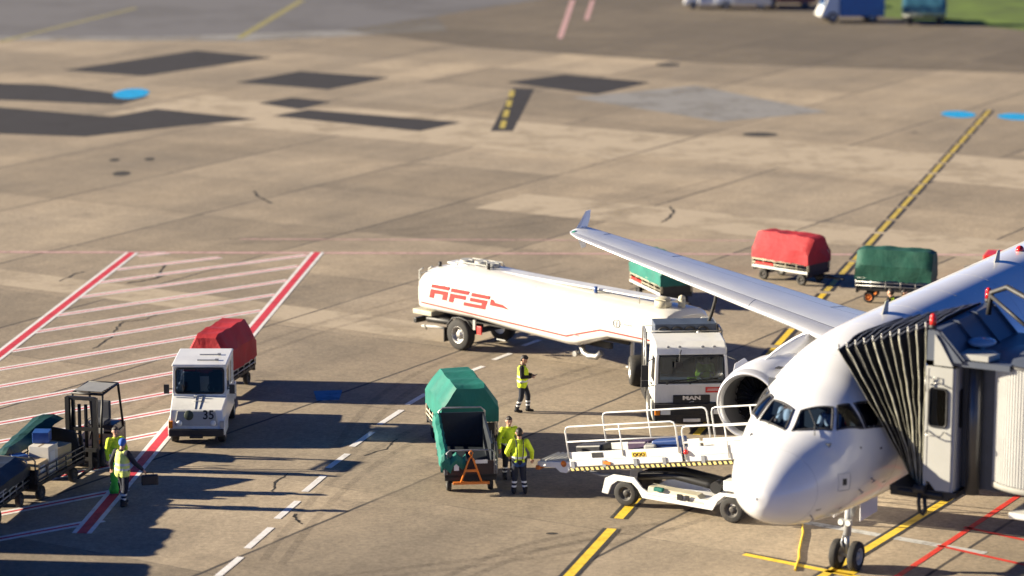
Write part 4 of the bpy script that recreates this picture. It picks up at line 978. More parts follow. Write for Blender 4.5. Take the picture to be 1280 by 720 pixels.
for y in (-.75,-.05): 
    b = B(BLK); b.tube([(-.02,y,1.70),(-.03,y+.3,1.78),(-.035,y+.85,1.83)], .016, 6); b.cyl((-.02,y,1.66), (-.01,y,1.72), .03); b.build('wiper', cab)
for s in (1,-1):
    b = B(GLS); b.hexa([(-1.04,s*1.115,1.68),(-.18,s*1.115,1.68),(-.18,s*1.125,1.68),(-1.04,s*1.125,1.68)], [(-1.08,s*1.065,2.46),(-.26,s*1.065,2.46),(-.26,s*1.075,2.46),(-1.08,s*1.075,2.46)]); b.build('door_window', cab)
    b = B(SEAM); b.tube([(-.20,s*1.135,1.02),(-.20,s*1.135,1.62)], .008, 5); b.build('door_gap', cab)
    b = B(BLK); b.box((-.75,s*1.15,1.52), (.2,.03,.05)); b.build('door_handle', cab)
    b = B(BLK); b.tube([(-.14,s*1.1,2.55),(.06,s*1.30,2.50),(.10,s*1.42,2.35)], .018, 6); b.tube([(-.1,s*1.12,1.62),(.06,s*1.30,1.62),(.10,s*1.42,1.75)], .018, 6)
    b.box((.12,s*1.44,2.10), (.07,.22,.50)); b.box((.12,s*1.44,1.72), (.07,.22,.22)); b.build('mirror', cab, bevel=.02)
    b = B(SEAT); b.box((-1.1,s*.52,1.55), (.55,.5,.2)); b.box((-1.42,s*.52,2.0), (.14,.5,.85)); b.build('seat', cab, bevel=.04)
b = B(SEAT); b.box((-1.66,0,1.9), (.05,2.0,1.3)); b.box((-1.0,0,2.56), (1.3,1.96,.04)); b.build('added_dark_lining', cab)  # dark lining added so the cab interior reads as shade
b = B(BLK); b.box((-.28,0,1.62), (.36,2.0,.16)); b.tube([(-.52+.08*math.sin(a),.52+.21*math.cos(a),1.82+.17*math.sin(a)) for a in [2*PI*k/16 for k in range(16)]], .016, 6, True); b.build('dashboard', cab)
b = B(HIVIS); b.box((-.30,.05,1.74), (.22,.30,.12)); b.build('folded_vest', cab, bevel=.03)
b = B(BLK); b.tube([(-.10,-.32,2.80),(.10,-.38,2.72),(.14,-.40,2.45)], .02, 6); b.box((.14,-.42,2.36), (.06,.24,.18)); b.build('kerb_mirror', cab, bevel=.02)
b = B(BLK); b.prism(rrect(1.12,.30,.02,2,(0,1.13)), .03, 'yz', -.055); gr = b.build('grille', cab)
b = B(DKST)
for z in (1.03,1.08,1.18,1.23): b.box((-.02,0,z), (.012,1.06,.018))
b.build('grille_bar', gr)
text('MAN', .185, 'maker_name', gr, mat('bright chrome', (.75,.75,.76), .25, metal=.5), (-.016,0,1.175), (R(90),0,R(90)), .004, .008, 1.35)
b = B(mat('bright chrome', (.75,.75,.76), .25, metal=.5)); b.tube([(-.018,-.06,1.02),(-.018,-.02,1.05),(-.018,.03,1.045),(-.018,.07,1.07)], .012, 6); b.build('lion_emblem', gr)
b = B(REDP); b.box((-.025,.66,1.45), (.02,.48,.19)); sg = b.build('red_sign', cab)
b = B(WHITE); b.box((-.012,.66,1.475), (.006,.36,.018)); b.box((-.012,.66,1.435), (.006,.40,.018)); b.build('sign_lettering', sg)
b = B(BLK)
b.hexa([(-1.0,-1.14,.40),(.05,-1.10,.36),(.05,1.10,.36),(-1.0,1.14,.40)], [(-1.0,-1.14,.62),(.08,-1.13,.62),(.08,1.13,.62),(-1.0,1.14,.62)])
b.box((-.10,0,.80), (.34,2.26,.38)); b.m(DKST).box((.075,0,.70), (.02,1.05,.16))
bp = b.build('bumper', tk, bevel=.03)
b = B(WHITE); b.box((.095,.0,.44), (.01,.52,.11)); b.build('number_plate', bp)
for s in (1,-1):
    b = B(LAMP); b.box((.085,s*.80,.72), (.03,.30,.17)); b.build('headlight', bp, bevel=.02)
    b = B(AMBER); b.box((.07,s*1.045,.72), (.06,.16,.20)); b.build('indicator', bp, bevel=.02)
    b = B(LGREY); b.tube([(-.55,s*1.15,1.0),(-.25,s*1.18,.85),(-.06,s*1.17,.60),(.02,s*1.12,.42)], .05, 8); b.build('step_edge', bp)
    b = B(WHITE); b.tube([(-2.3,s*1.0,.72),(-2.15,s*1.0,1.0),(-1.75,s*1.0,1.12),(-1.2,s*1.0,1.05),(-1.0,s*1.0,.8)], .07, 6); b.build('wheel_arch', tk)
    for xx, yy, ww in ((-1.62,1.02,.30),(-6.25,.98,.50)): wheel(tk, (xx, s*yy, .50), .50, ww, rim=RIM, outer=s).scale = (1,1,1/.90)
b = B(DKST); b.box((-4.2,.42,.80), (5.2,.12,.25)); b.box((-4.2,-.42,.80), (5.2,.12,.25)); b.box((-6.25,0,.85), (1.2,.9,.1)); b.box((-3.5,-.85,.62), (1.2,.5,.5)); b.box((-3.4,.85,.62), (1.3,.5,.5)); b.build('chassis', tk, bevel=.02)
# pump cabinet, ladder, hose and deck behind the cab
b = B(DKST); b.box((-2.45,.05,1.75), (1.0,1.9,1.7)); b.build('pump_cabinet', tk, bevel=.02)
b = B(mat('cabinet blue grey', (.05,.07,.11), .5, var=.2)); b.box((-2.5,.05,2.95), (.9,1.9,.55)); pc = b.build('hose_box', tk, bevel=.02)
b = B(BLK)
for k in range(4): b.tube([(-2.02,-.75+.42*k+.0*math.cos(a),2.95) if False else (-2.02,-.62+.40*k+.18*math.cos(a),2.95+.18*math.sin(a)) for a in [2*PI*q/16 for q in range(16)]], .035, 6, True)
b.build('hose_coil', pc)
b = B(STEEL); b.tube([(-1.98,-.9,2.75),(-1.98,.95,2.75)], .05, 8); b.sphere((-1.95,.45,2.95), .09, 10, 6); b.build('pipework', pc)
b = B(STEEL)
for s in (1,-1):
    b.tube([(-2.0,s*1.17,.9),(-2.0,s*1.17,3.0),(-2.9,s*1.17,3.0),(-2.9,s*1.17,1.0)], .03, 8)
b.tube([(-2.0,-1.17,3.0),(-2.0,1.17,3.0)], .03, 8); b.tube([(-2.9,-1.17,3.0),(-2.9,1.17,3.0)], .03, 8)
for k in range(6): b.tube([(-2.0,-1.17,1.0+.33*k),(-2.5,-1.17,1.0+.33*k)], .02, 6)
b.tube([(-2.5,-1.17,.9),(-2.5,-1.17,3.0)], .03, 8)
b.build('platform_rail', tk)
b = B(LGREY); b.box((-3.4,.95,2.8), (1.0,.4,.5)); b.build('filter_box', tk, bevel=.03)
b = B(RUB); b.tube([(-2.5,.75,3.0),(-2.55,.9,3.4),(-2.7,1.05,3.9),(-2.85,1.1,4.25)], .055, 8)
ho = b.build('fuel_hose', tk)
b = B(STEEL); b.cyl((-2.85,1.1,4.2), (-2.9,1.12,4.5), .09); b.box((-2.87,1.1,4.32), (.26,.10,.10)); b.build('coupling', ho)
# ================================================================== tank trailer (local x = towards the tractor, origin under the rear axle)
TA = R(-43)
dn_, nn = Vector((math.cos(TA), math.sin(TA))), Vector((-math.sin(TA), math.cos(TA)))
o_ = Vector((-1.85,96.76))+nn*1.2
tr = empty('tank_trailer', (o_.x,o_.y), TA, 'long white tank semi-trailer with red AFS lettering on its side', 'tank trailer')
def tsec(x, z0, z1, wd=1.2, k=1.):
    h = z1-z0; P = []
    pr = [(0,0),(.55,0),(.86,.02),(.98,.09),(1.,.22),(1.,.52),(.97,.66),(.88,.80),(.70,.91),(.45,.975),(.2,1.)]
    R_ = [(y*wd*k, z0+z*h) for y, z in pr]
    L_ = [(-y, z) for y, z in R_[::-1][:-1]]
    return [(x, y, z) for y, z in R_+L_]
b = B(TANKW)
b.loft([tsec(-1.95,1.30,2.45,1.2,.93), tsec(-1.85,1.18,2.55,1.2,.99), tsec(-1.2,1.15,2.68), tsec(-.3,1.15,2.78), tsec(.6,1.16,2.78), tsec(2.5,1.02,2.73), tsec(4.9,.90,2.66), tsec(5.3,.92,2.65), tsec(6.0,1.15,2.62), tsec(6.7,1.38,2.60), tsec(8.6,1.42,2.56), tsec(9.0,1.46,2.52,1.2,.98), tsec(9.15,1.6,2.35,1.2,.9)], True, True, True)
tank = b.build('tank', tr)
tank.modifiers.new('edge','BEVEL').width = .01
# the red stripe and the lettering lie on the flat of the near side
SX = lambda x: -1.2-.012
b = B(REDP)
P = [(-1.75,1.44),(4.95,1.24),(6.45,1.66),(8.7,1.62)]
for i in range(3):
    (x0, z0), (x1, z1) = P[i], P[i+1]; b.box(((x0+x1)/2, 0, 0), (.001,.001,.001)) if False else b.add([(x0,-1.208,z0-.025),(x1,-1.208,z1-.025),(x1,-1.208,z1+.025),(x0,-1.208,z0+.025)], [(0,1,2,3)])
b.build('red_stripe', tank)
def glyph(polys, x0, z0, w_, h_, sl=.28):
    b = B(mat('dark red lettering', (.42,.022,.018), .45, var=.12))
    for Q in polys:
        pts = [(x0+p[0]*w_+p[1]*h_*sl, z0+p[1]*h_) for p in Q]
        b.prism(pts, .012, 'xz', -1.214)
    return b
A_ = [[(.0,.72),(1.04,.72),(1.04,1.),(.0,1.)], [(.0,.34),(1.04,.34),(1.04,.62),(.0,.62)], [(.0,.0),(.27,.0),(.27,.34),(.0,.34)], [(.77,.0),(1.04,.0),(1.04,.34),(.77,.34)]]
F_ = [[(.0,.72),(1.04,.72),(1.04,1.),(.0,1.)], [(.0,.34),(.94,.34),(.94,.62),(.0,.62)], [(.0,.0),(.27,.0),(.27,.34),(.0,.34)]]
S_ = [[(.03,.74),(1.07,.74),(1.07,1.),(.03,1.)], [(.0,.38),(1.,.38),(1.,.64),(.0,.64)], [(-.3,.0),(.97,.0),(.97,.25),(-.3,.25)], [(.72,.25),(.98,.25),(.98,.38),(.72,.38)]]
W_ = [[(.0,.42),(.9,.40),(1.5,.34),(.9,.62),(.35,.66),(.15,.85),(.0,.85)]]
lx, lz, lh = -1.35, 1.66, .50
for P_, x, wd in ((A_,-1.35,.80),(F_,-.42,.80),(S_,.52,.80),(W_,1.45,.62)):
    glyph(P_, x, lz-.03*(x+1.35), wd, lh).build('lettering', tank)
b = B(MGREY); b.tube([(7.15+.14*math.cos(a),-1.212,1.98+.14*math.sin(a)) for a in [2*PI*k/24 for k in range(24)]], .010, 5, True); b.box((7.15,-1.212,1.98), (.012,.01,.28)); b.box((7.15,-1.212,1.98), (.28,.01,.012)); b.box((7.62,-1.211,1.99), (.34,.004,.035)); b.box((5.4,-1.211,1.33), (.22,.004,.03)); b.build('symbol', tank)
b = B(WHITE)
b.box((3.6,0,2.74), (10.0,.5,.05)); b.build('walkway', tank)
for x, z in ((-.1,2.80),(-.8,2.76),(.45,2.8)):
    b = B(LGREY); b.cyl((x,.1,z-.05), (x,.1,z+.12), .24, n=18); b.box((x+.2,.1,z+.12), (.16,.08,.05)); b.build('hatch', tank)
b = B(LGREY); b.tube([(-1.0,-.3,2.72),(-.9,-.3,2.84),(.5,-.3,2.88),(.6,-.3,2.75)], .02, 6); b.tube([(-1.0,.5,2.72),(-.9,.5,2.84),(.5,.5,2.88),(.6,.5,2.75)], .02, 6); b.build('top_rail', tank)
for x, z in ((-1.65,2.62),(.65,2.86),(5.5,2.72)):
    b = B(BLK if x < 2 else BLUEP); b.cyl((x,-.35,z-.08), (x,-.35,z+.12), .06, n=8); b.build('vent_pipe', tank)
b = B(CREAM); b.cyl((8.3,-.25,2.55), (8.3,-.25,2.78), .28, n=18); b.sphere((8.3,-.25,2.80), (.25,.25,.08)); b.tube([(7.6,-.6,2.6),(7.6,-.6,2.86),(8.7,-.6,2.86),(8.7,-.6,2.6)], .018, 6); b.cyl((8.75,.15,2.5), (8.75,.15,2.8), .12); b.sphere((8.75,.15,2.82), .12, 10, 6); b.build('valve_dome', tank)
b = B(LGREY)
for y in (-.98,-.52):
    b.tube([(-1.86,y,1.2),(-2.02,y,1.3),(-2.02,y,2.48),(-1.86,y,2.58)], .03, 8)
for k in range(5): b.tube([(-2.02,-.98,1.42+.24*k),(-2.02,-.52,1.42+.24*k)], .02, 6)
b.build('rear_ladder', tr)
b = B(LGREY); b.box((-1.98,.35,1.88), (.08,1.5,1.15)); b.build('rear_cabinet', tr, bevel=.02)
b = B(CREAM); b.box((-1.75,0,1.06), (.9,2.3,.16)); b.build('rear_platform', tr, bevel=.02)
b = B(DKST); b.box((-2.1,0,.74), (.14,2.3,.18)); b.box((-1.55,.5,.85), (1.0,.14,.2)); b.box((-1.55,-.5,.85), (1.0,.14,.2)); b.cyl((-1.7,-.9,.82), (-.6,-.9,.86), .12); b.build('rear_bumper', tr, bevel=.02)
b = B(LGREY); b.tube([(-1.9,-1.0,.55),(-1.2,-1.0,.62),(-.75,-1.0,.62)], .045, 8); b.tube([(-1.8,-.9,.45),(-1.7,-1.05,.60)], .045, 8); b.build('tow_frame', tr)
b = B(DKST); b.box((2.3,.45,.98), (8.0,.12,.2)); b.box((2.3,-.45,.98), (8.0,.12,.2)); b.box((0,0,.52), (.16,1.8,.16)); b.box((0,-.5,.75), (1.0,.12,.3)); b.box((0,.5,.75), (1.0,.12,.3)); b.build('chassis', tr)
b = B(BLK); b.tube([(-.62,-1.08,.45),(-.60,-1.08,.8),(-.35,-1.08,1.06),(.0,-1.08,1.12),(.35,-1.08,1.06),(.60,-1.08,.8)], .03, 6); b.build('mudguard', tr)
b = B(BLK); b.box((-.66,-1.0,.45), (.03,.4,.5)); b.build('mud_flap', tr)
b = B(REDP); b.box((.95,-1.12,.82), (.20,.06,.28)); b.build('red_box', tr, bevel=.01)
b = B(LGREY); b.box((.72,-1.12,.98), (.10,.06,.34)); b.box((1.75,-.9,.28+.3), (.40,.03,.04)); b.build('bracket', tr)
b = B(STEEL); b.tube([(5.2,-.7,.86),(5.35,-.75,.66),(5.6,-.8,.6),(5.95,-.8,.62),(6.15,-.78,.8)], .10, 10); b.cyl((5.1,-.75,.62), (5.1,-.95,.62), .09); b.build('outlet_pipe', tr)
b = B(WHITE); b.cyl((6.2,.7,.1), (6.2,.7,1.35), .07); b.box((6.2,.7,.08), (.3,.3,.04)); b.build('landing_leg', tr)
for s in (1,-1): wheel(tr, (0, s*1.03, .54), .54, .36, rim=RIM, outer=s, rr=.55)

# ================================================================== BELT LOADER (local x = towards the aircraft)
lo = empty('belt_loader', (3.07,77.05), R(-31), 'white belt loader with railings raised to the airliner hold', 'belt loader')
b = B(WHITE)
for y in (.03, 1.55):
    b.prism([(-.72,.30),(-.62,.72),(-.35,.86),(.30,.86),(.55,.60),(.75,.50),(2.45,.42),(2.65,.62),(2.9,.80),(3.45,.82),(3.9,.60),(4.1,.40),(3.75,.36),(3.68,.55),(3.48,.72),(3.05,.72),(2.85,.55),(2.70,.28),(.55,.32),(.40,.55),(.22,.70),(-.22,.70),(-.42,.55),(-.52,.28)], .06, 'xz', y)
b.box((1.6,.8,.42), (2.0,1.5,.22)); b.box((3.6,.8,.58), (.8,1.4,.2))
b.build('chassis', lo, bevel=.012)
for x in (0,3.25):
    for y, s in ((.16,-1),(1.48,1)): wheel(lo, (x, y, .36), .36, .22, rim=DRIM, outer=s)
b = B(CREAM); b.hexa([(.7,.02,.44),(2.5,.02,.40),(2.5,.40,.42),(.7,.40,.46)], [(.7,.10,.66),(2.2,.10,.60),(2.2,.40,.62),(.7,.40,.68)]); b.build('side_box', lo, bevel=.015)
b = B(TEALT); b.box((1.05,.05,.63), (.28,.14,.10)); b.build('teal_rag', lo, bevel=.02)
b = B(DKST); b.box((1.95,0.0,.52), (.12,.03,.14)); b.box((1.72,0.0,.52), (.16,.03,.16)); b.build('control_box', lo)
b = B(WHITE); b.box((3.15,.35,.98), (.4,.4,.28)); b.tube([(3.4,.25,.82),(3.9,.35,1.25)], .05, 8); b.build('driver_console', lo, bevel=.02)
# inclined conveyor
ax0, az0, ax1, az1 = -1.75, .82, 4.75, 1.97
sl = math.atan2(az1-az0, ax1-ax0)
def cv(x, y, z): return (ax0+x*math.cos(sl)-z*math.sin(sl), y, az0+x*math.sin(sl)+z*math.cos(sl))
CL = math.hypot(ax1-ax0, az1-az0)
def cvbox(b, x0, x1, y0, y1, z0, z1):
    b.hexa([cv(x0,y0,z0),cv(x1,y0,z0),cv(x1,y1,z0),cv(x0,y1,z0)], [cv(x0,y0,z1),cv(x1,y0,z1),cv(x1,y1,z1),cv(x0,y1,z1)])
b = B(WHITE); 
for y in (.10, 1.22):
    cvbox(b, 0, 3.55, y, y+.05, .22, .45); cvbox(b, 3.65, CL, y, y+.05, .22, .45); cvbox(b, 0, 3.55, y+.01, y+.04, .05, .22); cvbox(b, 3.65, CL, y+.01, y+.04, .05, .22)
fr = b.build('conveyor_frame', lo, bevel=.01)
for k in (0,1.0,2.0,2.9,4.1,5.2):
    b = B(MGREY); cvbox(b, k+.05, k+.16, .075, .10, .0, .20); b.build('frame_bracket', fr)
b = B(DKST); cvbox(b, 0, CL, .085, .10, -.08, .04); st = b.build('hazard_strip', fr)
b = B(mat('hazard yellow', (.78,.62,.22), .5, var=.15))
for k in range(int(CL/.16)):
    x = .04+k*.16; b.hexa([cv(x,.078,-.06),cv(x+.085,.078,-.06),cv(x+.085,.084,-.06),cv(x,.084,-.06)], [cv(x+.05-.10,.078,.02) if False else cv(x-.03,.078,.02),cv(x+.055,.078,.02),cv(x+.055,.084,.02),cv(x-.03,.084,.02)])
b.build('hazard_stripes', st)
b = B(BELT); cvbox(b, -.05, CL, .15, 1.22, .16, .20); b.build('belt', lo)
b = B(WHITE); b.hexa([(-2.85,.16,.72),(-1.75,.12,.80),(-1.75,1.25,.80),(-2.85,1.2,.72)], [(-2.85,.16,.86),(-1.75,.12,1.0),(-1.75,1.25,1.0),(-2.85,1.2,.86)]); b.hexa([(-2.1,.13,.66),(-1.9,.13,.66),(-1.9,.3,.66),(-2.1,.3,.66)], [(-2.3,.13,.8),(-1.75,.13,.8),(-1.75,.3,.8),(-2.3,.3,.8)]); fe = b.build('feed_end', lo, bevel=.015)
b = B(ORNG); b.lathe((-1.98,.122,.92), (0,-1,0), [(0,.0),(.004,.09),(.01,.09)], 14); b.build('orange_reflector', fe)
b = B(ORNG); b.box((-2.82,.5,.70), (.12,.8,.12)); b.build('end_buffer', fe, bevel=.02)
b = B(LGREY)
for k in range(7): b.cyl((-2.75+.15*k,.2,.885+.018*k), (-2.75+.15*k,1.18,.885+.018*k), .045, n=8)
b.build('feed_rollers', fe)
RAIL = mat('white rail paint', (.72,.72,.70), .4, var=.06, scale=4, dirt=.3)
def railing(x0, x1, y, zb, zt, posts):
    b = B(RAIL); r = .024
    top = [cv(x0,y,zb),cv(x0,y,zt-.12),cv(x0+.04,y,zt-.03),cv(x0+.13,y,zt),cv(x1-.13,y,zt),cv(x1-.04,y,zt-.03),cv(x1,y,zt-.12),cv(x1,y,zb)]
    b.tube(top, r, 8); zm = zb+(zt-zb)*.52
    b.tube([cv(x0,y,zm),cv(x1,y,zm)], r*.85, 8)
    for q in posts: b.tube([cv(q,y,zb),cv(q,y,zt)], r*.85, 8)
    return b.build('handrail', lo)
railing(.02, 3.50, .08, .30, 1.18, (1.75,)); railing(.55, 3.85, 1.30, .30, 1.30, (2.0,))
railing(3.68, 6.3, .08, .10, 1.02, (5.0,)); railing(4.0, 6.4, 1.30, .20, 1.28, (5.2,))
b = B(YEL); cvbox(b, 2.02, 2.45, .088, .098, .25, .38); pl = b.build('warning_plate', fr)
b = B(BLK)
for k in range(3): b.tube([cv(2.11+.125*k+.045*math.cos(a),.084,.315+.045*math.sin(a)) for a in [2*PI*q/12 for q in range(12)]], .012, 5, True)
b.build('warning_symbol', pl)
b = B(BLK); cvbox(b, .75, 1.1, .086, .098, .28, .42); b.build('name_plate', fr)
b = B(REDL); b.sphere(cv(3.72,.06,.32), .07, 10, 6); b.build('stop_button', fr)
b = B(ORNG); b.box(cv(1.2,.08,.12), (.22,.03,.08)); b.build('orange_tab', fr)
# lifting gear
b = B(DKST); b.tube([(.2,.5,.8),(1.3,.5,.95),(2.3,.5,.85),(2.6,.5,.82)], .11, 10); b.cyl((2.62,.35,.82), (2.62,.65,.82), .17); b.cyl((2.62,1.0,.82), (2.62,1.3,.82), .17); b.tube([(.2,1.1,.8),(1.3,1.1,.95),(2.6,1.1,.82)], .11, 10); b.build('lift_arm', lo)
b = B(MGREY); b.tube([(-1.5,.3,.80),(-.9,.3,.72),(-.2,.3,.80)], .05, 8); b.build('hydraulic_pipe', lo)
# luggage on the belt
LM = Matrix.Translation((3.07,77.05,0)) @ Matrix.Rotation(R(-31), 4, 'Z')
def bag(label, x, y, d, m_, a=0., hard=False, name='suitcase', cat='suitcase'):
    p = LM @ Vector(cv(x, y, .205)); o = empty(name, p, R(-31)+a, label, cat, 'bags on the loader belt'); o.rotation_euler = (0,-sl,R(-31)+a)
    b = B(m_); b.box((0,0,d[2]/2), d); b.build('shell', o, bevel=.05)
    b = B(BLK); b.tube([(d[0]/2,-.12,d[2]*.5),(d[0]/2+.05,-.10,d[2]*.5),(d[0]/2+.05,.10,d[2]*.5),(d[0]/2,.12,d[2]*.5)], .015, 6); b.build('handle', o)
    b = B(MGREY); b.box((0,-d[1]/2-.004,d[2]*.5), (d[0]*.9,.008,.015)); b.build('zip', o)
bag('blue suitcase lying on the loader belt under the railing end', 2.95, .62, (.85,.55,.42), BLUEL, .05)
bag('dark purple suitcase in the middle of the loader belt', 2.1, .65, (.75,.5,.40), PURPL, -.1)
bag('small white and grey bag between the two suitcases', 2.5, .35, (.34,.30,.34), LGREY, .3)
bag('black holdall at the low end of the loader belt', .45, .75, (.95,.45,.34), BLKL, -.1, name='holdall', cat='holdall')
# ================================================================== things on the ground near the nose
b = B(YEL); hp = [G(1003,656),G(1004,668),G(1001,680),G(999,690),G(999,699),G(996,707),G(994,714)]
b.tube([(p[0],p[1],.035) for p in hp], .032, 8); tag(b.build('ground_hose'), 'yellow hose lying on the apron under the airliner nose', 'hose')
# ================================================================== far service vehicles by the grass
def van(name, label, cat, u, v, L_, W_, H_, body_m, cab_m, rz, hood=True):
    x, y = G(u, v); t = empty(name, (x,y), rz, label, cat, 'service vehicles at the far apron edge')
    b = B(body_m); b.box((-L_*.15,0,H_*.58), (L_*.68,W_,H_*.78)); b.build('body', t, bevel=.06)
    b = B(cab_m); b.hexa([(L_*.20,-W_*.48,H_*.2),(L_*.5,-W_*.46,H_*.2),(L_*.5,W_*.46,H_*.2),(L_*.20,W_*.48,H_*.2)], [(L_*.20,-W_*.44,H_*.85),(L_*.36,-W_*.42,H_*.85),(L_*.36,W_*.42,H_*.85),(L_*.20,W_*.44,H_*.85)]); b.build('cab', t, bevel=.05)
    b = B(GLD); b.hexa([(L_*.505,-W_*.4,H_*.5) if False else (L_*.435,-W_*.4,H_*.5),(L_*.445,-W_*.4,H_*.5),(L_*.445,W_*.4,H_*.5),(L_*.435,W_*.4,H_*.5)], [(L_*.372,-W_*.38,H_*.8),(L_*.382,-W_*.38,H_*.8),(L_*.382,W_*.38,H_*.8),(L_*.372,W_*.38,H_*.8)]); b.build('windscreen', t)
    for xx in (-L_*.3, L_*.3):
        for s in (1,-1): wheel(t, (xx, s*W_*.44, H_*.17), H_*.17, .2, outer=s)
    return t
van('service_truck', 'blue and white service truck parked at the grass edge', 'truck', 1062, 27, 4.6, 2.0, 2.3, CAR1, WHITE, R(185))
cart('pale blue covered cart alone at the grass edge', (28.3,199.6), R(-8), mat('dull blue tarpaulin', (.03,.12,.18), .5, var=.2), 2.9, 1.5, 21, group='service vehicles at the far apron edge', top=1.9)
van('delivery_van', 'silver van beyond the apron at the top of the picture', 'van', 930, 11, 4.2, 1.9, 1.9, CAR2, CAR2, R(172))
van('delivery_van', 'wine red van at the top edge right of the silver van', 'van', 985, 8, 4.0, 1.8, 1.8, CAR3, CAR3, R(178))
van('delivery_van', 'white van at the top edge left of the silver van', 'van', 885, 10, 3.6, 1.8, 1.7, WHITE, WHITE, R(176))

# ================================================================== PEOPLE (local x = the way they face, y = their left, z = up)
def blob(caps, voxel, name, mats_, parent, mfun=None, cut=None):
    """capsules [(p0,r0,p1,r1)] merged by a voxel remesh into one continuous skin"""
    b = MB(); b.mats = mats_
    for p0, r0, p1, r1 in caps:
        p0, p1 = Vector(p0), Vector(p1)
        if (p1-p0).length < 1e-5: b.sphere(p0, r0, 14, 10); continue
        ax = (p1-p0).normalized(); a = ax.orthogonal().normalized(); c = ax.cross(a); n = 14; rg = []
        for k in range(1, 5):
            t = PI/2*k/4; rg.append((p0-ax*r0*math.cos(t), r0*math.sin(t)))
        for k in range(4):
            t = PI/2*k/4; rg.append((p1+ax*r1*math.sin(t), r1*math.cos(t)))
        rg = [(p0-ax*r0, 1e-3)]+rg+[(p1+ax*r1, 1e-3)]
        b.loft([[p+(a*math.cos(2*PI*j/n)+c*math.sin(2*PI*j/n))*r for j in range(n)] for p, r in rg], True, True)
    o = b.build(name, None)
    md = o.modifiers.new('r', 'REMESH'); md.mode = 'VOXEL'; md.voxel_size = voxel; md.use_smooth_shade = True
    sm = o.modifiers.new('s', 'SMOOTH'); sm.iterations = 3; sm.factor = .5
    dg = bpy.context.evaluated_depsgraph_get(); me = bpy.data.meshes.new_from_object(o.evaluated_get(dg))
    old = o.data; o.modifiers.clear(); o.data = me; bpy.data.meshes.remove(old); me.name = name
    me.materials.clear()
    for m_ in mats_: me.materials.append(m_)
    for p in me.polygons:
        p.use_smooth = True
        if mfun: p.material_index = mfun(p.center)
    o.parent = parent
    return o
def person(label, loc, rz, pose, top=HIVIS, under=NAVY, sleeves='under', legs=NAVY, headgear='hair', hair=HAIR, bands=2, harness=False, h=1.78, group='ground crew on the apron', shin=True, coat=False):
    t = empty('person', loc, rz, label, 'person', group)
    P = {'hipL':(0,.10,.94),'hipR':(0,-.10,.94),'kneeL':(.03,.11,.50),'kneeR':(.03,-.11,.50),'ankL':(-.02,.12,.09),'ankR':(-.02,-.12,.09),
         'chest':(.0,0,1.28),'neck':(-.01,0,1.50),'head':(.02,0,1.665),'shL':(0,.19,1.44),'shR':(0,-.19,1.44),
         'elL':(-.03,.25,1.15),'elR':(-.03,-.25,1.15),'wrL':(.05,.26,.90),'wrR':(.05,-.26,.90),'tilt':0.,'turn':0.}
    P.update(pose); V = {k: Vector(v) for k, v in P.items() if not isinstance(v, float)}
    hd = V['head']; ti, tu = P['tilt'], P['turn']
    HM = Matrix.Translation(hd) @ Matrix.Rotation(tu, 4, 'Z') @ Matrix.Rotation(ti, 4, 'Y')
    hp = lambda x, y, z: HM @ Vector((x, y, z))
    pel = (V['hipL']+V['hipR'])/2
    # --- body: head, neck, trunk, limbs, hands with five fingers, one skin
    caps = [(hp(-.02,0,.035), .098, hp(-.01,0,.03), .098), (hp(.02,0,-.03), .078, hp(.035,0,-.075), .055), (hp(.085,0,.0), .016, hp(.100,0,-.022), .018),
            (hp(-.01,.088,-.005), .018, hp(-.02,.092,.02), .022), (hp(-.01,-.088,-.005), .018, hp(-.02,-.092,.02), .022),
            (V['neck']-Vector((0,0,.04)), .062, hp(-.02,0,-.05), .058), (V['chest'], .13, V['neck']-Vector((0,0,.10)), .10), (pel, .12, V['chest'], .13)]
    for s in 'LR':
        sg = 1 if s == 'L' else -1
        caps += [(V['sh'+s], .06, V['el'+s], .045), (V['el'+s], .043, V['wr'+s], .029), (V['hip'+s], .085, V['knee'+s], .058), (V['knee'+s], .055, V['ank'+s], .04), (V['neck']-Vector((0,0,.06)), .06, V['sh'+s], .06)]
        w0 = V['wr'+s]; d = (w0-V['el'+s]).normalized()
        up = Vector((0,0,1)) if abs(d.z) < .8 else Vector((1,0,0)); sd = d.cross(up).normalized(); pn = sd.cross(d).normalized()
        kn = w0+d*.085
        caps.append((w0+d*.03, .030, kn, .033)); caps.append((w0+d*.05+sd*.015, .024, kn+sd*.02, .024)); caps.append((w0+d*.05-sd*.015, .024, kn-sd*.02, .024))
        for q, (o_, ln) in enumerate(((-.030,.062),(-.010,.075),(.011,.070),(.031,.055))):
            a0 = kn+sd*o_; a1 = a0+d*ln*.55-pn*ln*.12; a2 = a1+d*ln*.35-pn*ln*.38
            caps.append((a0, .0105, a1, .010)); caps.append((a1, .010, a2, .009))
        a0 = w0+d*.03+sd*.03; a1 = a0+d*.035+sd*.022-pn*.015; a2 = a1+d*.035+sd*.004-pn*.02
        caps.append((a0, .014, a1, .012)); caps.append((a1, .012, a2, .010))
    body = blob(caps, .0095, 'body', [SKIN], t)
    for sg in (1,-1):
        b = B(EYE); b.sphere(hp(.086, sg*.034, .020), (.010,.014,.009), 8, 5); b.build('eye', body)
    b = B(LIPS); b.sphere(hp(.086, 0, -.052), (.010,.024,.008), 8, 5); b.build('mouth', body)
    # --- trousers with reflective bands round the shins
    cp = [(pel+Vector((0,0,.08)), .145, pel-Vector((0,0,.02)), .15)]
    for s in 'LR': cp += [(V['hip'+s]+Vector((0,0,.03)), .125, V['hip'+s]-Vector((0,0,.06)), .112), (V['hip'+s], .110, V['knee'+s], .084), (V['knee'+s], .084, V['ank'+s]+Vector((0,0,.02)), .066)]
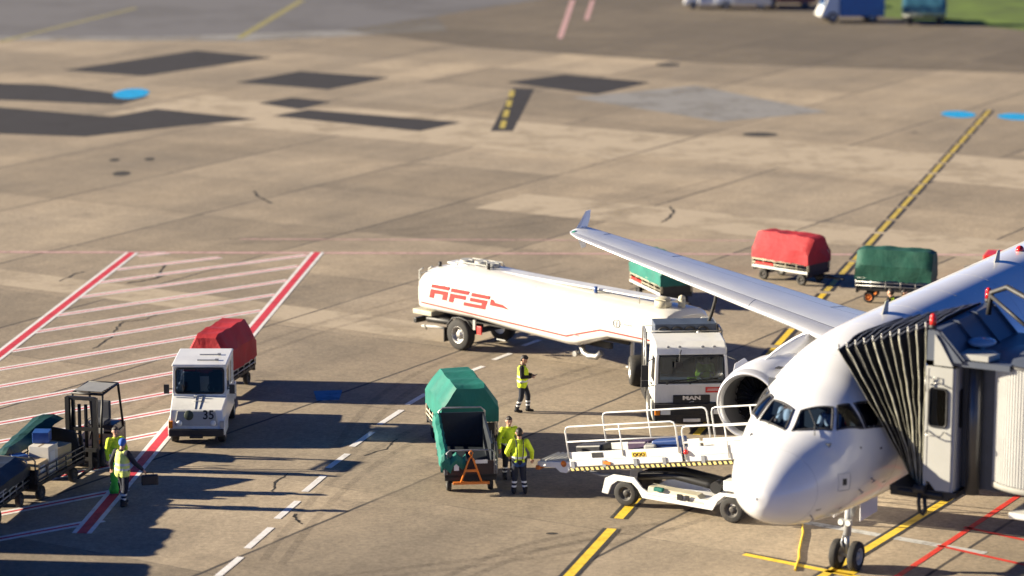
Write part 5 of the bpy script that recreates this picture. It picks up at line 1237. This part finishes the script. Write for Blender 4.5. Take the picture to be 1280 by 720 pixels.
    def mf(c):
        if not shin: return 0
        return 1 if (.20 < c.z < .255 or (bands > 1 and .31 < c.z < .365)) else 0
    blob(cp, .016, 'trousers', [legs, REFL], t, mf)
    for s in 'LR':
        a = V['ank'+s]; b = MB()
        f = Vector((1,0,0))
        blob([((a.x-.04,a.y,max(.05,a.z-.035)), .05, (a.x+.06,a.y,max(.048,a.z-.04)), .05), ((a.x+.06,a.y,max(.045,a.z-.045)), .047, (a.x+.15,a.y,max(.04,a.z-.05)), .04), (a, .062, a+Vector((0,0,.08)), .066)], .014, 'boot', [BLACKC], t)
    # --- jacket with sleeves
    slv = top if sleeves == 'top' else under
    cj = [(pel+Vector((0,0,.06)), .155, V['chest'], .160), (V['chest'], .160, V['neck']-Vector((0,0,.14)), .135), (V['neck']-Vector((0,0,.08)), .085, V['neck']-Vector((0,0,.02)), .078)]
    for s in 'LR': cj += [(V['neck']-Vector((0,0,.10)), .08, V['sh'+s], .085), (V['sh'+s], .088, V['el'+s], .068), (V['el'+s], .066, V['wr'+s]-(V['wr'+s]-V['el'+s])*.04, .050)]
    lo_ = pel.z-.08
    cj += [((pel.x,.07,lo_), .13, (pel.x,.08,1.1), .13), ((pel.x,-.07,lo_), .13, (pel.x,-.08,1.1), .13)]
    if sleeves == 'top':
        def mj(c): return 1 if (1.0 < c.z < 1.055 and abs(c.y) < .22) else (2 if c.z < .90 and abs(c.y) < .20 else 0)
        blob(cj, .015, 'hi_vis_jacket', [top, REFL, BLUEBAND if harness else top], t, mj)
    else:
        blob(cj, .015, 'jacket', [under], t)
        cvs = [((pel.x,.075,lo_+.03), .150, (V['chest'].x,.06,1.25), .148), ((pel.x,-.075,lo_+.03), .150, (V['chest'].x,-.06,1.25), .148), (pel+Vector((0,0,.05)), .175, V['chest'], .178), (V['chest'], .178, V['neck']-Vector((0,0,.14)), .150),
               ((V['neck'].x,.11,1.44), .075, (V['chest'].x,.13,1.28), .10), ((V['neck'].x,-.11,1.44), .075, (V['chest'].x,-.13,1.28), .10)]
        def mv(c): return 1 if (.985 < c.z < 1.04 or 1.12 < c.z < 1.175) else 0
        blob(cvs, .016, 'hi_vis_vest', [top, REFL], t, mv)
    if harness:
        b = B(NAVY)
        for s in (1,-1): b.tube([(-.165,s*.07,.98),(-.185,s*.085,1.2),(-.165,s*.09,1.40),(-.06,s*.10,1.52),(.08,s*.10,1.47)], .018, 6)
        b.build('harness', t)
    # --- hair or cap
    if headgear == 'hair':
        blob([(hp(-.035,0,.055), .098, hp(-.02,0,.062), .096), (hp(-.065,0,.0), .075, hp(-.06,0,.05), .085), (hp(.03,0,.105), .05, hp(-.02,0,.11), .06), (hp(-.07,.03,-.03), .05, hp(-.07,-.03,-.03), .05)], .012, 'hair', [hair], body)
    else:
        blob([(hp(-.025,0,.055), .104, hp(-.012,0,.060), .102), (hp(-.06,0,.02), .085, hp(-.05,0,.06), .09)], .012, 'cap', [CAPB], body)
        b = B(CAPB); b.loft([[hp(.06,-.07,.065),hp(.155,-.04,.045),hp(.155,.04,.045),hp(.06,.07,.065)], [hp(.06,-.07,.075),hp(.155,-.04,.055),hp(.155,.04,.055),hp(.06,.07,.075)]]); b.build('peak', body)
    t.scale = (h/1.78,)*3
    return t
walk = dict(kneeL=(.16,.10,.52),ankL=(.16,.11,.09),kneeR=(-.02,-.10,.50),ankR=(-.16,-.11,.10),hipL=(0,.10,.94),hipR=(0,-.10,.94))
x, y = G(653,515)
person('worker in yellow vest walking alone, looking down at a phone', (x,y), R(-8), dict(walk, elL=(.02,.26,1.17),wrL=(.27,.12,1.17),elR=(.02,-.26,1.17),wrR=(.27,-.10,1.15),head=(.06,0,1.66),tilt=.55,chest=(.02,0,1.28)), HIVIS, BLACKC)
ph = B(BLK); ph.box((0,0,0), (.14,.08,.012)); po = ph.build('phone'); ca, sa = math.cos(R(-8)), math.sin(R(-8)); po.location = (x+.40*ca+.02*sa*-1, y+.40*sa, 1.19); po.rotation_euler = (0,-.5,R(-8)); tag(po, 'dark phone in the hands of the lone walking worker', 'phone')
x, y = G(636,598)
person('worker in yellow jacket standing face to face with a colleague by the black cart', (x,y), R(-72), dict(elL=(.0,.30,1.18),wrL=(.16,.24,1.0),elR=(-.02,-.29,1.16),wrR=(.08,-.30,.93),tilt=.15), HIVIS, sleeves='top')
x, y = G(649,617)
person('worker in yellow jacket with dark harness seen from behind near the loader', (x,y), R(98), dict(elL=(.02,.33,1.16),wrL=(.20,.26,1.02),elR=(-.02,-.34,1.17),wrR=(.10,-.36,.94),tilt=.25,ankL=(-.02,.15,.09),ankR=(-.05,-.16,.09)), HIVIS, sleeves='top', harness=True, h=1.84)
x, y = G(154,632)
person('worker in pale yellow vest and blue cap carrying a dark case', (x,y), R(60), dict(walk, elR=(.10,-.33,1.18),wrR=(.26,-.46,.98),elL=(-.12,.26,1.18),wrL=(-.02,.34,.98),head=(.05,0,1.66),turn=.3,tilt=.2), HIVISP, NAVY, headgear='cap', h=1.86)
cs = empty('tool_case', (x+.74,y+.06,.72), R(12), 'dark hand case held by the worker in the blue cap', 'case')
b = B(BLKL); b.box((0,0,0), (.46,.16,.28)); b.build('shell', cs, bevel=.03)
b = B(BLK); b.tube([(-.10,0,.14),(-.09,0,.20),(.09,0,.20),(.10,0,.14)], .014, 6); b.build('handle', cs)
x, y = G(146,612)
person('dark haired worker in yellow jacket half hidden behind the one in the blue cap', (x,y), R(-60), dict(elL=(.05,.28,1.18),wrL=(.22,.18,1.02)), HIVIS, sleeves='top')
b = B(GREENC)
rg = []
for k in range(9):
    z = .95-.86*k/8; wd = .07+.055*(k/8)+.02*math.sin(k*2.1)
    rg.append([noisy((wd*1.1*math.cos(a), wd*math.sin(a)*.75, z), .04, 5, 3) for a in [2*PI*q/14 for q in range(14)]])
b.loft(rg); gb = b.build('sack'); gx, gy = G(143,620); gb.location = (gx,gy,0); tag(gb, 'bright green sack hanging beside the worker in the blue cap', 'sack')
x, y = G(1112,424)
person('worker in yellow vest behind the airliner fuselage, nearer the wing', (x,y), R(150), {}, HIVIS, BLACKC, h=1.76)
x, y = G(1129,423)
person('worker in yellow jacket behind the airliner fuselage, further from the wing', (x,y), R(-20), {}, HIVIS, sleeves='top', h=1.70)
# seated crew
sit = dict(hipL=(0,.10,.50),hipR=(0,-.10,.50),kneeL=(.42,.12,.52),kneeR=(.42,-.12,.52),ankL=(.46,.12,.10),ankR=(.46,-.12,.10),chest=(-.02,0,.86),neck=(-.02,0,1.06),head=(.02,0,1.225),shL=(0,.19,1.0),shR=(0,-.19,1.0),elL=(.12,.25,.74),elR=(.12,-.25,.74),wrL=(.36,.18,.82),wrR=(.36,-.18,.82))
def seated(label, M_, top, sleeves='top', tie=None):
    t = empty('person', M_.translation, M_.to_euler().z, label, 'person')
    V = {k: Vector(v) for k, v in sit.items()}; hd = V['head']
    caps = [(hd+Vector((-.02,0,.03)), .098, hd+Vector((-.01,0,.03)), .098), (hd+Vector((.02,0,-.04)), .075, hd+Vector((.03,0,-.07)), .055), (hd+Vector((.085,0,0)), .016, hd+Vector((.1,0,-.02)), .018), (V['neck'], .06, hd, .06), ((-.02,0,.5), .12, V['chest'], .13), (V['chest'], .13, V['neck'], .07)]
    for s in 'LR':
        caps += [(V['sh'+s], .06, V['el'+s], .045), (V['el'+s], .043, V['wr'+s], .03), (V['neck'], .06, V['sh'+s], .06), (V['hip'+s], .085, V['knee'+s], .06), (V['knee'+s], .055, V['ank'+s], .04)]
        d = (V['wr'+s]-V['el'+s]).normalized(); k = V['wr'+s]+d*.09; caps.append((V['wr'+s], .03, k, .036))
        for q in range(4): a = k+Vector((0,-.03+.02*q,0)); caps.append((a, .0105, a+d*.06-Vector((0,0,.03)), .0095))
        caps.append((V['wr'+s]+d*.03, .014, V['wr'+s]+d*.07+Vector((0,.05 if s == 'R' else -.05,0)), .011))
    body = blob(caps, .0105, 'body', [SKIN], t)
    cj = [((-.02,0,.55), .155, V['chest'], .165), (V['chest'], .165, V['neck']-Vector((0,0,.12)), .135)]
    for s in 'LR': cj += [(V['neck']-Vector((0,0,.10)), .08, V['sh'+s], .085), (V['sh'+s], .088, V['el'+s], .068), (V['el'+s], .066, V['wr'+s]-(V['wr'+s]-V['el'+s])*.05, .05)]
    blob(cj, .016, 'shirt' if top is SHIRT else 'hi_vis_vest', [top], t)
    cp = [((-.02,0,.52), .15, (.05,0,.5), .15)]
    for s in 'LR': cp += [(V['hip'+s], .11, V['knee'+s], .085), (V['knee'+s], .085, V['ank'+s], .065)]
    blob(cp, .018, 'trousers', [NAVY], t)
    blob([(hd+Vector((-.035,0,.055)), .098, hd+Vector((-.02,0,.062)), .096), (hd+Vector((-.065,0,0)), .075, hd+Vector((-.06,0,.05)), .085)], .013, 'hair', [HAIR], body)
    return t
M_ = Matrix.Translation((5.42,85.4,0)) @ Matrix.Rotation(R(-86.3), 4, 'Z') @ Matrix.Translation((-1.0,.52,.84))
seated('driver in yellow vest sitting behind the fuel truck windscreen', M_, HIVIS)
MA = Matrix.Translation((5.78,66.4,0)) @ Matrix.Rotation(1.052, 4, 'Z')
M_ = MA @ Matrix.Translation((3.0,-.55,3.62)) @ Matrix.Rotation(PI, 4, 'Z')
seated('pilot in white shirt behind the windscreen pane nearer the boarding bridge', M_, SHIRT)
M_ = MA @ Matrix.Translation((3.0,.55,3.62)) @ Matrix.Rotation(PI, 4, 'Z')
seated('pilot in white shirt behind the windscreen pane nearer the belt loader', M_, SHIRT)
